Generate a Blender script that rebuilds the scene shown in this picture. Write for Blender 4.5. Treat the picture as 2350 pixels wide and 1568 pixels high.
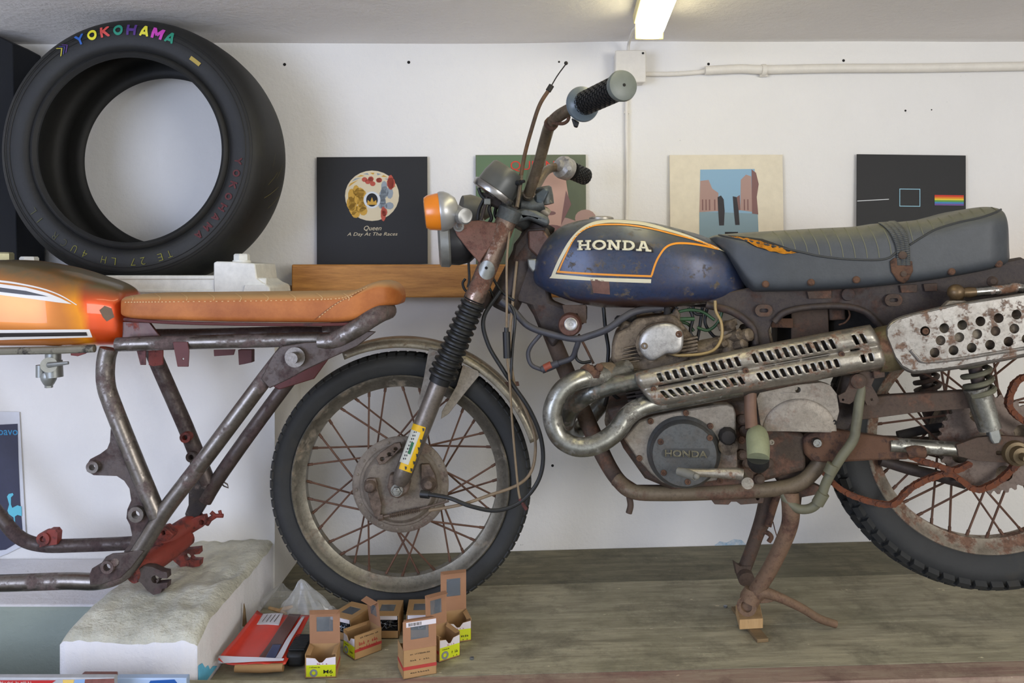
import bpy, bmesh, math, random
from mathutils import Vector, Matrix, noise
from mathutils.bvhtree import BVHTree
from mathutils.geometry import tessellate_polygon
random.seed(7)
for o in list(bpy.data.objects): bpy.data.objects.remove(o)
S = bpy.context.scene
PI = math.pi
# ---------------------------------------------------------------- camera, world, lights, exposure
FPX, VX, VY, CZ = 1850.0, 1175.0, 610.0, 1.6
cam = bpy.data.cameras.new('camera'); co = bpy.data.objects.new('camera', cam); S.collection.objects.link(co)
co.location = (0, 0, CZ); co.rotation_euler = (PI/2, 0, 0)
cam.sensor_width = 36; cam.lens = 36*FPX/2350; cam.shift_y = -(784-VY)/2350; cam.clip_start = .05
S.camera = co
S.view_settings.view_transform = 'Standard'; S.view_settings.look = 'None'; S.view_settings.gamma = 1
S.view_settings.use_curve_mapping = False; S.view_settings.exposure = .30
wd = bpy.data.worlds.new('world'); S.world = wd; wd.use_nodes = True
wd.node_tree.nodes['Background'].inputs[0].default_value = (.92, .96, 1, 1)
wd.node_tree.nodes['Background'].inputs[1].default_value = .7
def area(name, loc, target, size, size_y, power, col):
    l = bpy.data.lights.new(name, 'AREA'); l.shape = 'RECTANGLE'; l.size = size; l.size_y = size_y; l.energy = power; l.color = col
    o = bpy.data.objects.new(name, l); S.collection.objects.link(o); o.location = loc
    o.rotation_euler = (Vector(target)-Vector(loc)).to_track_quat('-Z', 'Y').to_euler()
    return o
area('window_daylight_right', (2.1, -1.5, 1.9), (.2, 2.2, 1.5), 1.4, 1.0, 44, (1, .975, .94))
area('window_daylight_left', (-1.9, -.7, 1.6), (-.8, 2.2, 1.55), 1.2, 1.2, 34, (.62, .72, 1))

def lin(c):
    return tuple((x/255/12.92 if x/255 <= .04045 else ((x/255+.055)/1.055)**2.4) for x in c)
# ---------------------------------------------------------------- materials
def newmat(name):
    m = bpy.data.materials.new(name); m.use_nodes = True
    return m, m.node_tree.nodes, m.node_tree.links, m.node_tree.nodes['Principled BSDF']
def nz(N, L, tc, scale, detail=4, rough=.6, sc=None):
    n = N.new('ShaderNodeTexNoise'); n.inputs['Scale'].default_value = scale
    n.inputs['Detail'].default_value = detail; n.inputs['Roughness'].default_value = rough
    if sc:
        mp = N.new('ShaderNodeMapping'); mp.inputs['Scale'].default_value = sc
        L.new(tc.outputs['Object'], mp.inputs[0]); L.new(mp.outputs[0], n.inputs['Vector'])
    else: L.new(tc.outputs['Object'], n.inputs['Vector'])
    return n
def mix(N, L, fac, a, b):
    m = N.new('ShaderNodeMix'); m.data_type = 'RGBA'
    if isinstance(fac, float): m.inputs[0].default_value = fac
    else: L.new(fac, m.inputs[0])
    for i, v in ((6, a), (7, b)):
        if isinstance(v, tuple): m.inputs[i].default_value = (*v, 1)
        else: L.new(v, m.inputs[i])
    return m.outputs[2]
def ramp(N, L, src, lo, hi, inv=False):
    r = N.new('ShaderNodeMapRange'); r.inputs['From Min'].default_value = lo; r.inputs['From Max'].default_value = hi
    if inv: r.inputs['To Min'].default_value = 1; r.inputs['To Max'].default_value = 0
    L.new(src, r.inputs['Value']); return r.outputs[0]
def M(name, col, metal=0., rough=.5, rust=0., rustcol=(92, 56, 40), rs=14, bump=0., bs=60, dust=0., dustcol=(150, 140, 112), var=.12, stretch=None, zband=None, grime=None, col2=None, c2=.5, c2s=6, alpha=None, coat=0.):
    m, N, L, P = newmat(name)
    tc = N.new('ShaderNodeTexCoord')
    base = lin(col)
    n0 = nz(N, L, tc, 30, 5, .7, stretch)
    d = tuple(x*(1-var) for x in base); u = tuple(min(1, x*(1+var)) for x in base)
    c = mix(N, L, ramp(N, L, n0.outputs['Fac'], .3, .7), d, u)
    if col2:
        nn = nz(N, L, tc, c2s, 5, .7, stretch)
        c = mix(N, L, ramp(N, L, nn.outputs['Fac'], 1-c2-.1, 1-c2+.1), c, lin(col2))
    met = None; ro = None
    if grime is None: grime = .5 if metal > 0 and rust > 0 else 0
    if grime > 0:
        ng = nz(N, L, tc, 24, 9, .8); ng2 = nz(N, L, tc, 130, 4, .8)
        mg = N.new('ShaderNodeMath'); mg.operation = 'MULTIPLY'; L.new(ramp(N, L, ng.outputs['Fac'], .42, .68), mg.inputs[0]); mg.inputs[1].default_value = grime
        c = mix(N, L, mg.outputs[0], c, lin((84, 72, 58)))
        mg2 = N.new('ShaderNodeMath'); mg2.operation = 'MULTIPLY'; L.new(ramp(N, L, ng2.outputs['Fac'], .50, .64), mg2.inputs[0]); mg2.inputs[1].default_value = grime*.8
        c = mix(N, L, mg2.outputs[0], c, tuple(x*.35 for x in lin(col)))
    if rust > 0:
        n1 = nz(N, L, tc, rs, 9, .72)
        f = ramp(N, L, n1.outputs['Fac'], .72-rust*.5, .80-rust*.5)
        n2 = nz(N, L, tc, 90, 4, .7)
        rc = lin(rustcol); gr_ = sum(rc)/3; rc = tuple(x*.82+gr_*.18 for x in rc)
        rcol = mix(N, L, ramp(N, L, n2.outputs['Fac'], .35, .65), tuple(x*.6 for x in rc), tuple(min(1, x*1.35) for x in rc))
        c = mix(N, L, f, c, rcol)
        mm = N.new('ShaderNodeMapRange'); L.new(f, mm.inputs['Value']); mm.inputs['To Min'].default_value = metal; mm.inputs['To Max'].default_value = 0.05; met = mm.outputs[0]
        mr = N.new('ShaderNodeMapRange'); L.new(f, mr.inputs['Value']); mr.inputs['To Min'].default_value = rough; mr.inputs['To Max'].default_value = .85; ro = mr.outputs[0]
    if zband:
        sz = N.new('ShaderNodeSeparateXYZ'); L.new(tc.outputs['Object'], sz.inputs[0]); nb_ = nz(N, L, tc, 16, 7, .75)
        az = N.new('ShaderNodeMath'); az.operation = 'MULTIPLY_ADD'; L.new(nb_.outputs['Fac'], az.inputs[0]); az.inputs[1].default_value = zband[3]; L.new(sz.outputs[2], az.inputs[2])
        c = mix(N, L, ramp(N, L, az.outputs[0], zband[0], zband[1], True), c, lin(zband[2]))
    if dust > 0:
        g = N.new('ShaderNodeNewGeometry'); sp = N.new('ShaderNodeSeparateXYZ'); L.new(g.outputs['Normal'], sp.inputs[0])
        r1 = ramp(N, L, sp.outputs[2], .05, .95)
        mu = N.new('ShaderNodeMath'); mu.operation = 'MULTIPLY'; L.new(r1, mu.inputs[0]); mu.inputs[1].default_value = dust
        n3 = nz(N, L, tc, 9, 5, .7)
        mu2 = N.new('ShaderNodeMath'); mu2.operation = 'MULTIPLY'; L.new(mu.outputs[0], mu2.inputs[0]); L.new(ramp(N, L, n3.outputs['Fac'], .2, .6), mu2.inputs[1])
        c = mix(N, L, mu2.outputs[0], c, lin(dustcol))
    L.new(c, P.inputs['Base Color'])
    P.inputs['Metallic'].default_value = metal; P.inputs['Roughness'].default_value = rough
    if met: L.new(met, P.inputs['Metallic'])
    if ro: L.new(ro, P.inputs['Roughness'])
    if coat: P.inputs['Coat Weight'].default_value = coat; P.inputs['Coat Roughness'].default_value = .25
    if bump > 0:
        b = N.new('ShaderNodeBump'); b.inputs['Strength'].default_value = bump; b.inputs['Distance'].default_value = .004
        nb = nz(N, L, tc, bs, 6, .65, stretch); L.new(nb.outputs['Fac'], b.inputs['Height']); L.new(b.outputs[0], P.inputs['Normal'])
    if alpha is not None: P.inputs['Alpha'].default_value = alpha
    return m
def flat(name, col, rough=.6, metal=0.):
    m, N, L, P = newmat(name); P.inputs['Base Color'].default_value = (*lin(col), 1)
    P.inputs['Roughness'].default_value = rough; P.inputs['Metallic'].default_value = metal
    return m
def plaster(name, col, stain=(150, 140, 120), st=.25, bump=.5):
    m, N, L, P = newmat(name); tc = N.new('ShaderNodeTexCoord')
    b = lin(col)
    n0 = nz(N, L, tc, 2.2, 6, .6)
    c = mix(N, L, ramp(N, L, n0.outputs['Fac'], .3, .75), tuple(x*.93 for x in b), b)
    n1 = nz(N, L, tc, 7, 10, .75)
    c = mix(N, L, ramp(N, L, n1.outputs['Fac'], .76-st*.25, .95), c, lin(stain))
    n5 = nz(N, L, tc, 38, 3, .5); c = mix(N, L, ramp(N, L, n5.outputs['Fac'], .755, .80), c, tuple(x*.55 for x in b))
    L.new(c, P.inputs['Base Color']); P.inputs['Roughness'].default_value = .85
    n2 = nz(N, L, tc, 55, 8, .65); n3 = nz(N, L, tc, 8, 4, .5)
    ad = N.new('ShaderNodeMath'); ad.operation = 'MULTIPLY_ADD'; L.new(n3.outputs['Fac'], ad.inputs[0]); ad.inputs[1].default_value = 1.6; L.new(n2.outputs['Fac'], ad.inputs[2])
    bp = N.new('ShaderNodeBump'); bp.inputs['Strength'].default_value = bump; bp.inputs['Distance'].default_value = .006
    L.new(ad.outputs[0], bp.inputs['Height']); L.new(bp.outputs[0], P.inputs['Normal'])
    return m
def wood(name, c1, c2, sc=(1.2, 12, 12), rough=.7, bump=.25, stain=None):
    m, N, L, P = newmat(name); tc = N.new('ShaderNodeTexCoord')
    n0 = nz(N, L, tc, 6, 8, .7, sc); c = mix(N, L, ramp(N, L, n0.outputs['Fac'], .32, .68), lin(c1), lin(c2))
    n1 = nz(N, L, tc, 14, 6, .8, (sc[0]*.6, sc[1]*1.5, sc[2]*1.5))
    c = mix(N, L, ramp(N, L, n1.outputs['Fac'], .58, .8), c, tuple(x*.45 for x in lin(c1)))
    if stain:
        n6 = nz(N, L, tc, 60, 3, .6, (.6, 1, 1)); c = mix(N, L, ramp(N, L, n6.outputs['Fac'], .70, .76), c, tuple(min(1, x*1.7) for x in lin(c2)))
        n7 = nz(N, L, tc, 9, 8, .75); c = mix(N, L, ramp(N, L, n7.outputs['Fac'], .48, .72), c, tuple(x*.62 for x in lin(c1)))
        n2 = nz(N, L, tc, 3, 6, .7); c = mix(N, L, ramp(N, L, n2.outputs['Fac'], .5, .8), c, lin(stain))
    L.new(c, P.inputs['Base Color']); P.inputs['Roughness'].default_value = rough
    bp = N.new('ShaderNodeBump'); bp.inputs['Strength'].default_value = bump; bp.inputs['Distance'].default_value = .003
    L.new(n1.outputs['Fac'], bp.inputs['Height']); L.new(bp.outputs[0], P.inputs['Normal'])
    return m
def emis(name, col, st):
    m, N, L, P = newmat(name); P.inputs['Base Color'].default_value = (*lin(col), 1)
    P.inputs['Emission Color'].default_value = (*lin(col), 1); P.inputs['Emission Strength'].default_value = st
    return m

# ---------------------------------------------------------------- geometry helpers
def tup(*a): return Vector(a)
def W(px, py, D): return Vector(((px-VX)/FPX*D, D, CZ+(VY-py)/FPX*D))
class Frame:
    """a vertical plane through p0 running along U; v is the distance from it towards the viewer's side"""
    def __init__(s, p0, slope):
        s.p0 = Vector(p0); s.U = Vector((1, slope, 0)).normalized(); s.N = Vector((slope, -1, 0)).normalized(); s.Z = Vector((0, 0, 1))
    def __call__(s, px, py, v=0.):
        r = Vector(((px-VX)/FPX, 1, (VY-py)/FPX)); c = Vector((0, 0, CZ))
        t = (v+(s.p0-c).dot(s.N))/r.dot(s.N)
        return c+r*t
    def scale(s, px, py, v=0.): return (s(px+1, py, v)-s(px, py, v)).length
def spline(pts, n=6):
    if len(pts) < 3: return pts
    P = [Vector(p) for p in pts]; P = [P[0]*2-P[1]]+P+[P[-1]*2-P[-2]]; out = []
    for i in range(1, len(P)-2):
        a, b, c, d = P[i-1:i+3]
        for k in range(n):
            t = k/n
            out.append(.5*((2*b)+(c-a)*t+(2*a-5*b+4*c-d)*t*t+(3*b-a-3*c+d)*t**3))
    out.append(P[-2]); return out
def lerpi(tab, x):
    if x <= tab[0][0]: return tab[0][1]
    for (a, b), (c, d) in zip(tab, tab[1:]):
        if x <= c: return b+(d-b)*(x-a)/(c-a) if c > a else d
    return tab[-1][1]
def smi(tab, x):
    n = len(tab)
    if x <= tab[0][0]: return tab[0][1]
    if x >= tab[-1][0]: return tab[-1][1]
    for i in range(n-1):
        if x <= tab[i+1][0]:
            x0, y0 = tab[i]; x1, y1 = tab[i+1]; h = x1-x0; dm = (y1-y0)/h
            def sl(j):
                if j <= 0 or j >= n-1: return None
                a = (tab[j][1]-tab[j-1][1])/(tab[j][0]-tab[j-1][0]); b = (tab[j+1][1]-tab[j][1])/(tab[j+1][0]-tab[j][0])
                return 0 if a*b <= 0 else 2*a*b/(a+b)
            m0 = sl(i); m1 = sl(i+1); m0 = dm if m0 is None else m0; m1 = dm if m1 is None else m1
            t = (x-x0)/h
            return y0*(2*t**3-3*t*t+1)+m0*h*(t**3-2*t*t+t)+y1*(-2*t**3+3*t*t)+m1*h*(t**3-t*t)
def basis(d):
    d = d.normalized(); a = Vector((0, 0, 1)) if abs(d.z) < .9 else Vector((1, 0, 0))
    u = d.cross(a).normalized(); return u, d.cross(u).normalized(), d
class MB:
    def __init__(s): s.v = []; s.f = []; s.m = []
    def add(s, vs, fs, mi=0):
        k = len(s.v); s.v += [Vector(x) for x in vs]; s.f += [tuple(i+k for i in f) for f in fs]; s.m += [mi]*len(fs); return s
    def rings(s, R, closed=True, caps=True, loop=False, mi=0):
        n = len(R[0]); vs = [p for r in R for p in r]; fs = []
        m = len(R)
        for i in range(m if loop else m-1):
            j = (i+1) % m
            for k in range(n if closed else n-1):
                l = (k+1) % n; fs.append((i*n+k, i*n+l, j*n+l, j*n+k))
        if caps and not loop and closed: fs.append(tuple(range(n))[::-1]); fs.append(tuple((m-1)*n+k for k in range(n)))
        return s.add(vs, fs, mi)
    def tube(s, pts, r, seg=12, n=0, caps=True, mi=0, flatten=None):
        if n: 
            if isinstance(r, (list, tuple)):
                q = spline([Vector((a, 0, 0)) for a in r], n); r = [x.x for x in q]
            pts = spline(pts, n)
        pts = [Vector(p) for p in pts]; m = len(pts)
        if not isinstance(r, (list, tuple)): r = [r]*m
        T = [(pts[min(i+1, m-1)]-pts[max(i-1, 0)]).normalized() for i in range(m)]
        u, w, _ = basis(T[0]); R = []
        for i in range(m):
            u = (u-T[i]*u.dot(T[i])).normalized(); w = T[i].cross(u)
            R.append([pts[i]+(u*math.cos(2*PI*k/seg)+w*math.sin(2*PI*k/seg))*r[i] for k in range(seg)])
        return s.rings(R, caps=caps, mi=mi)
    def cyl(s, a, b, r, seg=24, r2=None, mi=0): return s.tube([a, b], [r, r if r2 is None else r2], seg, mi=mi)
    def lathe(s, c, axis, prof, seg=32, mi=0, closed=False):
        """prof: list of (distance along axis, radius)"""
        u, w, d = basis(Vector(axis)); c = Vector(c)
        R = [[c+d*a+(u*math.cos(2*PI*k/seg)+w*math.sin(2*PI*k/seg))*max(r, 1e-5) for k in range(seg)] for a, r in prof]
        return s.rings(R, caps=not closed, loop=closed, mi=mi)
    def box(s, c, h, X=(1, 0, 0), Y=(0, 1, 0), Z=(0, 0, 1), mi=0):
        c = Vector(c); X = Vector(X)*h[0]; Y = Vector(Y)*h[1]; Z = Vector(Z)*h[2]
        vs = [c+X*i+Y*j+Z*k for i in (-1, 1) for j in (-1, 1) for k in (-1, 1)]
        return s.add(vs, [(0, 1, 3, 2), (4, 6, 7, 5), (0, 4, 5, 1), (2, 3, 7, 6), (0, 2, 6, 4), (1, 5, 7, 3)], mi)
    def b2(s, a, b, mi=0):
        return s.box([(x+y)/2 for x, y in zip(a, b)], [abs(x-y)/2 for x, y in zip(a, b)], mi=mi)
    def plate(s, outer, back, holes=(), mi=0):
        """outer / holes: 3-D loops lying in one plane; back: vector through the thickness"""
        loops = [list(outer)]+[list(h) for h in holes]; flatv = [Vector(p) for l in loops for p in l]
        tri = tessellate_polygon([[Vector(p) for p in l] for l in loops]); n = len(flatv); back = Vector(back)
        fs = [tuple(t) for t in tri]+[tuple(i+n for i in t)[::-1] for t in tri]; k = 0
        for l in loops:
            m = len(l)
            for i in range(m): j = (i+1) % m; fs.append((k+i, k+j, k+j+n, k+i+n))
            k += m
        return s.add(flatv+[p+back for p in flatv], fs, mi)
    def sphere(s, c, r, seg=20, mi=0, sc=(1, 1, 1)):
        c = Vector(c); R = []
        for i in range(1, 12):
            a = -PI/2+PI*i/12
            R.append([c+Vector((math.cos(a)*math.cos(2*PI*k/seg)*r*sc[0], math.cos(a)*math.sin(2*PI*k/seg)*r*sc[1], math.sin(a)*r*sc[2])) for k in range(seg)])
        return s.rings(R, mi=mi)
    def bolt(s, c, d, r, h):
        u, w, d = basis(Vector(d)); c = Vector(c)
        s.rings([[c+d*a+(u*math.cos(PI/3*k)+w*math.sin(PI/3*k))*r*q for k in range(6)] for a, q in ((0, 1), (h*.8, 1), (h, .85))])
        return s
    def bvh(s): return BVHTree.FromPolygons(s.v, s.f)
    def build(s, name, mat, parent=None, bevel=0., smooth=True, angle=35, label=None, solid=0.):
        me = bpy.data.meshes.new(name); off = Vector(parent_world(parent)) if parent else Vector((0, 0, 0))
        me.from_pydata([p-off for p in s.v], [], s.f)
        bm = bmesh.new(); bm.from_mesh(me); bmesh.ops.recalc_face_normals(bm, faces=bm.faces); bm.to_mesh(me); bm.free()
        mats = mat if isinstance(mat, (list, tuple)) else [mat]
        for m in mats: me.materials.append(m)
        if len(mats) > 1: me.polygons.foreach_set('material_index', s.m)
        if smooth: me.polygons.foreach_set('use_smooth', [True]*len(me.polygons)); me.set_sharp_from_angle(angle=math.radians(angle))
        o = bpy.data.objects.new(name, me); S.collection.objects.link(o)
        if parent: o.parent = parent
        if bevel:
            b = o.modifiers.new('bevel', 'BEVEL'); b.width = bevel; b.segments = 2; b.limit_method = 'ANGLE'; b.angle_limit = math.radians(40)
        if solid:
            b = o.modifiers.new('solid', 'SOLIDIFY'); b.thickness = solid; b.offset = 0
        if label: o['label'] = label
        return o
def parent_world(p):
    v = Vector((0, 0, 0))
    while p: v += p.location; p = p.parent
    return v
def tag(o, label, cat, group=None):
    o['label'] = label; o['category'] = cat
    if group: o['group'] = group
    return o
def thing(name, loc, label, cat, group=None):
    o = bpy.data.objects.new(name, None); S.collection.objects.link(o); o.location = loc; o.empty_display_size = .05
    return tag(o, label, cat, group)
def struct(o): o['kind'] = 'structure'; return o
def circ(fn, cx, cy, r, v, n=16, ry=None):
    return [fn(cx+r*math.cos(2*PI*k/n), cy+(ry or r)*math.sin(2*PI*k/n), v) for k in range(n)]
def pl(fn, pts, v, th, holes=(), mb=None):
    mb = mb or MB(); return mb.plate([fn(x, y, v) for x, y in pts], -fn.N*th, [[fn(x, y, v) for x, y in h] for h in holes])
def tb(fn, pts, r, n=5, seg=12, mb=None, v=None):
    mb = mb or MB(); P = [fn(p[0], p[1], p[2] if len(p) > 2 else v) for p in pts]
    return mb.tube(P, r, seg, n=n if len(P) > 2 else 0)
def c2(cx, cy, r, n=16, ry=None): return [(cx+r*math.cos(2*PI*k/n), cy+(ry or r)*math.sin(2*PI*k/n)) for k in range(n)]
# surface decals: thin paint / thread laid on an already built surface
EYE = Vector((0, 0, CZ))
def hit(bvh, px, py, eps):
    d = W(px, py, 1)-EYE; d.normalize()
    h = bvh.ray_cast(EYE, d)
    if h[0] is None: return None
    n = h[1] if h[1].dot(d) < 0 else -h[1]
    return h[0]+n*eps
def ribbon(bvh, pts, w, eps=.0009, n=8, mb=None, taper=None):
    mb = mb or MB(); P = spline([Vector((x, y, 0)) for x, y in pts], n) if n else [Vector((x, y, 0)) for x, y in pts]
    m = len(P); rows = []
    for i in range(m):
        t = (P[min(i+1, m-1)]-P[max(i-1, 0)]).normalized(); q = Vector((-t.y, t.x, 0))*w/2*(taper(i/(m-1)) if taper else 1)
        rows.append([hit(bvh, *(P[i]+q*k)[:2], eps) for k in (-1, -.33, .33, 1)])
    for a, b in zip(rows, rows[1:]):
        for k in range(3):
            if None not in (a[k], a[k+1], b[k], b[k+1]): mb.add([a[k], a[k+1], b[k+1], b[k]], [(0, 1, 2, 3)])
    return mb
def dpoly(bvh, pts, eps=.0009, size=6., mb=None, holes=(), back=None):
    mb = mb or MB(); loops = [[Vector((x, y, 0)) for x, y in pts]]+[[Vector((x, y, 0)) for x, y in h] for h in holes]
    bm = bmesh.new(); vs = [bm.verts.new(p) for l in loops for p in l]
    for t in tessellate_polygon(loops):
        try: bm.faces.new([vs[i] for i in t])
        except ValueError: pass
    for _ in range(7):
        e = [x for x in bm.edges if x.calc_length() > size]
        if not e: break
        bmesh.ops.subdivide_edges(bm, edges=e, cuts=1); bmesh.ops.triangulate(bm, faces=bm.faces[:])
    bm.verts.index_update(); H = [hit(bvh, v.co.x, v.co.y, eps) for v in bm.verts]
    ok = [i for i, h in enumerate(H) if h is not None]; mp = {i: k for k, i in enumerate(ok)}
    mb.add([H[i] for i in ok], [tuple(mp[v.index] for v in f.verts) for f in bm.faces if all(v.index in mp for v in f.verts)])
    bm.free(); return mb
def text_mesh(txt, offset=0.):
    if offset > .012:
        V, F = text_mesh0(txt, 0.); n = len(V); V2, F2 = [], []
        for k, (dx, dy) in enumerate(((-1, -1), (1, -1), (1, 1), (-1, 1), (0, 0))):
            V2 += [(x+dx*offset*.9, y+dy*offset*.9) for x, y in V]; F2 += [tuple(i+k*n for i in f) for f in F]
        return V2, F2
    return text_mesh0(txt, offset)
def text_mesh0(txt, offset=0.):
    """flat glyph mesh: vertices (x, y) with cap height about 0.7, and faces"""
    cu = bpy.data.curves.new('t', 'FONT'); cu.body = txt; cu.offset = offset; cu.resolution_u = 3; cu.align_x = 'CENTER'
    o = bpy.data.objects.new('t', cu); S.collection.objects.link(o); bpy.context.view_layer.update()
    me = bpy.data.meshes.new_from_object(o.evaluated_get(bpy.context.evaluated_depsgraph_get()))
    V = [(v.co.x, v.co.y) for v in me.vertices]; F = [tuple(p.vertices) for p in me.polygons]
    bpy.data.objects.remove(o); bpy.data.curves.remove(cu); bpy.data.meshes.remove(me)
    return V, F
STROKES = {'Y': [(0, 1, .5, .5), (1, 1, .5, .5), (.5, .55, .5, 0)], 'K': [(.12, 0, .12, 1), (.12, .42, .9, 1), (.35, .55, .95, 0)], 'H': [(.12, 0, .12, 1), (.88, 0, .88, 1), (.12, .5, .88, .5)],
           'A': [(.06, 0, .5, 1), (.94, 0, .5, 1), (.25, .28, .75, .28)], 'M': [(.1, 0, .1, 1), (.9, 0, .9, 1), (.1, .97, .5, .3), (.9, .97, .5, .3)]}
def block_letter(ch, t=.26):
    V, F = [], []
    if ch == 'O':
        n = 24
        for k in range(n): a = 2*PI*k/n; V += [(.5+.58*math.cos(a), .5+.5*math.sin(a)), (.5+(.58-t)*math.cos(a), .5+(.5-t)*math.sin(a))]
        return V, [(2*k, 2*((k+1) % n), 2*((k+1) % n)+1, 2*k+1) for k in range(n)]
    for x0, y0, x1, y1 in STROKES[ch]:
        d = Vector((x1-x0, y1-y0)).normalized()*t/2; k = len(V); n = 8
        for j in range(n+1):
            x, y = x0+(x1-x0)*j/n, y0+(y1-y0)*j/n; V += [(x-d.y, y+d.x), (x, y), (x+d.y, y-d.x)]
        for j in range(n): a = k+3*j; F += [(a, a+1, a+4, a+3), (a+1, a+2, a+5, a+4)]
    return [(x, min(1, max(0, y))) for x, y in V], F
def text_on(mb, txt, org, X, Y, size, width=None, offset=0., shear=0.):
    """letters laid on the plane X, Y centred on org; size = cap height"""
    V, F = text_mesh(txt, offset); s = size/.7
    xs = [v[0] for v in V]; w = max(xs)-min(xs); sx = s if width is None else width/w; cx = (max(xs)+min(xs))/2
    mb.add([Vector(org)+Vector(X)*((x-cx)*sx+y*s*shear)+Vector(Y)*(y-.35)*s for x, y in V], F); return mb
def scrawl(mb, n, org, X, Y, cap, width, seed=1):
    """print too small to read: a row of worn strokes"""
    rd = random.Random(seed); org, X, Y = Vector(org), Vector(X), Vector(Y); w = width/n
    for k in range(n):
        if rd.random() < .12: continue
        x = -width/2+w*(k+.5)
        def bar(x0, y0, x1, y1): mb.add([org+X*a+Y*b for a, b in ((x0, y0), (x1, y0), (x1, y1), (x0, y1))], [(0, 1, 2, 3)])
        t = w*.26; hgt = cap*rd.choice((.5, .7, .5))
        bar(x-w*.35, -cap/2, x-w*.35+t, -cap/2+cap*rd.choice((.7, 1)))
        if rd.random() < .7: bar(x+w*.1, -cap/2, x+w*.1+t, -cap/2+hgt)
        if rd.random() < .7: bar(x-w*.3, -cap/2+hgt-cap*.16, x+w*.3, -cap/2+hgt)
        if rd.random() < .4: bar(x-w*.3, -cap/2, x+w*.3, -cap/2+cap*.16)
    return mb
def text_decal(mb, txt, bvh, cx, cy, capx, angle=0., width=None, offset=0., eps=.001, shear=0.):
    V, F = text_mesh(txt, offset); s = capx/.7; xs = [v[0] for v in V]; w = max(xs)-min(xs); sx = s if width is None else width/w; c0 = (max(xs)+min(xs))/2
    ca, sa = math.cos(angle), math.sin(angle); H = []
    for x, y in V:
        a = (x-c0)*sx+y*s*shear; b = (y-.35)*s; H.append(hit(bvh, cx+a*ca+b*sa, cy+a*sa-b*ca, eps))
    k = {i: j for j, i in enumerate([i for i, h in enumerate(H) if h is not None])}
    mb.add([h for h in H if h is not None], [tuple(k[i] for i in f) for f in F if all(i in k for i in f)]); return mb
def body(fn, top, bot, wid, vref, power=.75, ns=60, seg=40, wz=None):
    """a rounded hull from side outlines (pixels), half widths in metres"""
    x0 = max(top[0][0], bot[0][0]); x1 = min(top[-1][0], bot[-1][0]); R = []
    for i in range(ns+1):
        x = x0+(x1-x0)*(1-math.cos(PI*i/ns))/2
        a = fn(x, smi(top, x), vref)-fn.N*vref; b = fn(x, smi(bot, x), vref)-fn.N*vref; w = smi(wid, x); c = (a+b)/2; h = (a-b)/2
        ring = []
        for k in range(seg):
            t = 2*PI*k/seg; ct, st = math.cos(t), math.sin(t)
            e = power(st) if callable(power) else power
            ring.append(c+fn.N*(w*math.copysign(abs(ct)**e, ct))+h*math.copysign(abs(st)**e, st))
        R.append(ring)
    mb = MB(); mb.rings(R); return mb
# ---------------------------------------------------------------- the room
m_wall = plaster('white_plaster', (238, 236, 232), st=.12, bump=.35)
m_ceil = plaster('ceiling_plaster', (246, 242, 238), stain=(206, 200, 194), st=.3, bump=.9)
m_block = plaster('rough_whitewash', (234, 233, 236), stain=(120, 128, 120), st=.35, bump=.6)
m_top = plaster('flaking_whitewash', (240, 238, 220), stain=(120, 122, 108), st=1.25, bump=2.2)
m_cast = M('white_painted_cast', (222, 222, 214), rough=.45, rust=.06, rustcol=(90, 95, 80), rs=40, bump=.15)
ZP = CZ-.8245
def zp(x): return ZP+.027*(x+.26)      # the platform rises slightly to the right
#          # platform top
WY = 2.31             # back wall
b = MB().b2((-.62, WY, 0), (2.9, WY+.15, CZ+.66)); b.b2((-2.6, WY, CZ-.08), (-.62, WY+.15, CZ+.66))
struct(b.build('wall_back', m_wall, smooth=False))
b = MB().b2((-2.6, 2.055, 0), (-.605, WY+.15, CZ-.1)); 
b = struct(b.build('wall_left_ledge', m_wall, smooth=False)); b.name = 'trim_1'
mb = MB(); nx, ny = 90, 60                       # uneven ceiling slab
for j in range(ny+1):
    for i in range(nx+1):
        x = -2.6+5.5*i/nx; y = -2.2+4.66*j/ny
        mb.v.append(Vector((x, y, CZ+.640+.006*noise.noise((x*2, y*2, 0))+.004*x)))
for j in range(ny):
    for i in range(nx): a = j*(nx+1)+i; mb.f.append((a, a+1, a+nx+2, a+nx+1)); mb.m.append(0)
k = mb.build('ceiling', m_ceil); struct(k); sm = k.modifiers.new('slab', 'SOLIDIFY'); sm.thickness = .12; sm.offset = 1 if k.data.polygons[0].normal.z > 0 else -1
m_floor = plaster('concrete', (128, 124, 118), st=.4)
struct(MB().b2((-2.6, -2.2, -.1), (2.9, 2.46, 0)).build('floor', m_floor, smooth=False))
struct(MB().b2((-2.75, -2.2, 0), (-2.6, 2.46, CZ+.7)).build('wall_left', m_wall, smooth=False))
struct(MB().b2((2.9, -2.2, 0), (3.05, 2.46, CZ+.7)).build('wall_right', m_wall, smooth=False))
# plug holes left in the plaster
m_dark = flat('dark_hole', (26, 24, 22), .9)
def hole(px, py, r=.0035):
    p = W(px, py, WY-.0006); return MB().cyl(p, p+Vector((0, .0004, 0)), r, 10)
wb = bpy.data.objects['wall_back']
for x, y, r in ((535, 150, .003), (653, 148, .0045), (938, 143, .0045), (1283, 142, .003), (1626, 147, .004), (1936, 139, .004), (2078, 254, .003), (1268, 1069, .004), (2138, 252, .002)):
    hole(x, y, r).build('plug_hole', m_dark, wb)
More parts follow.
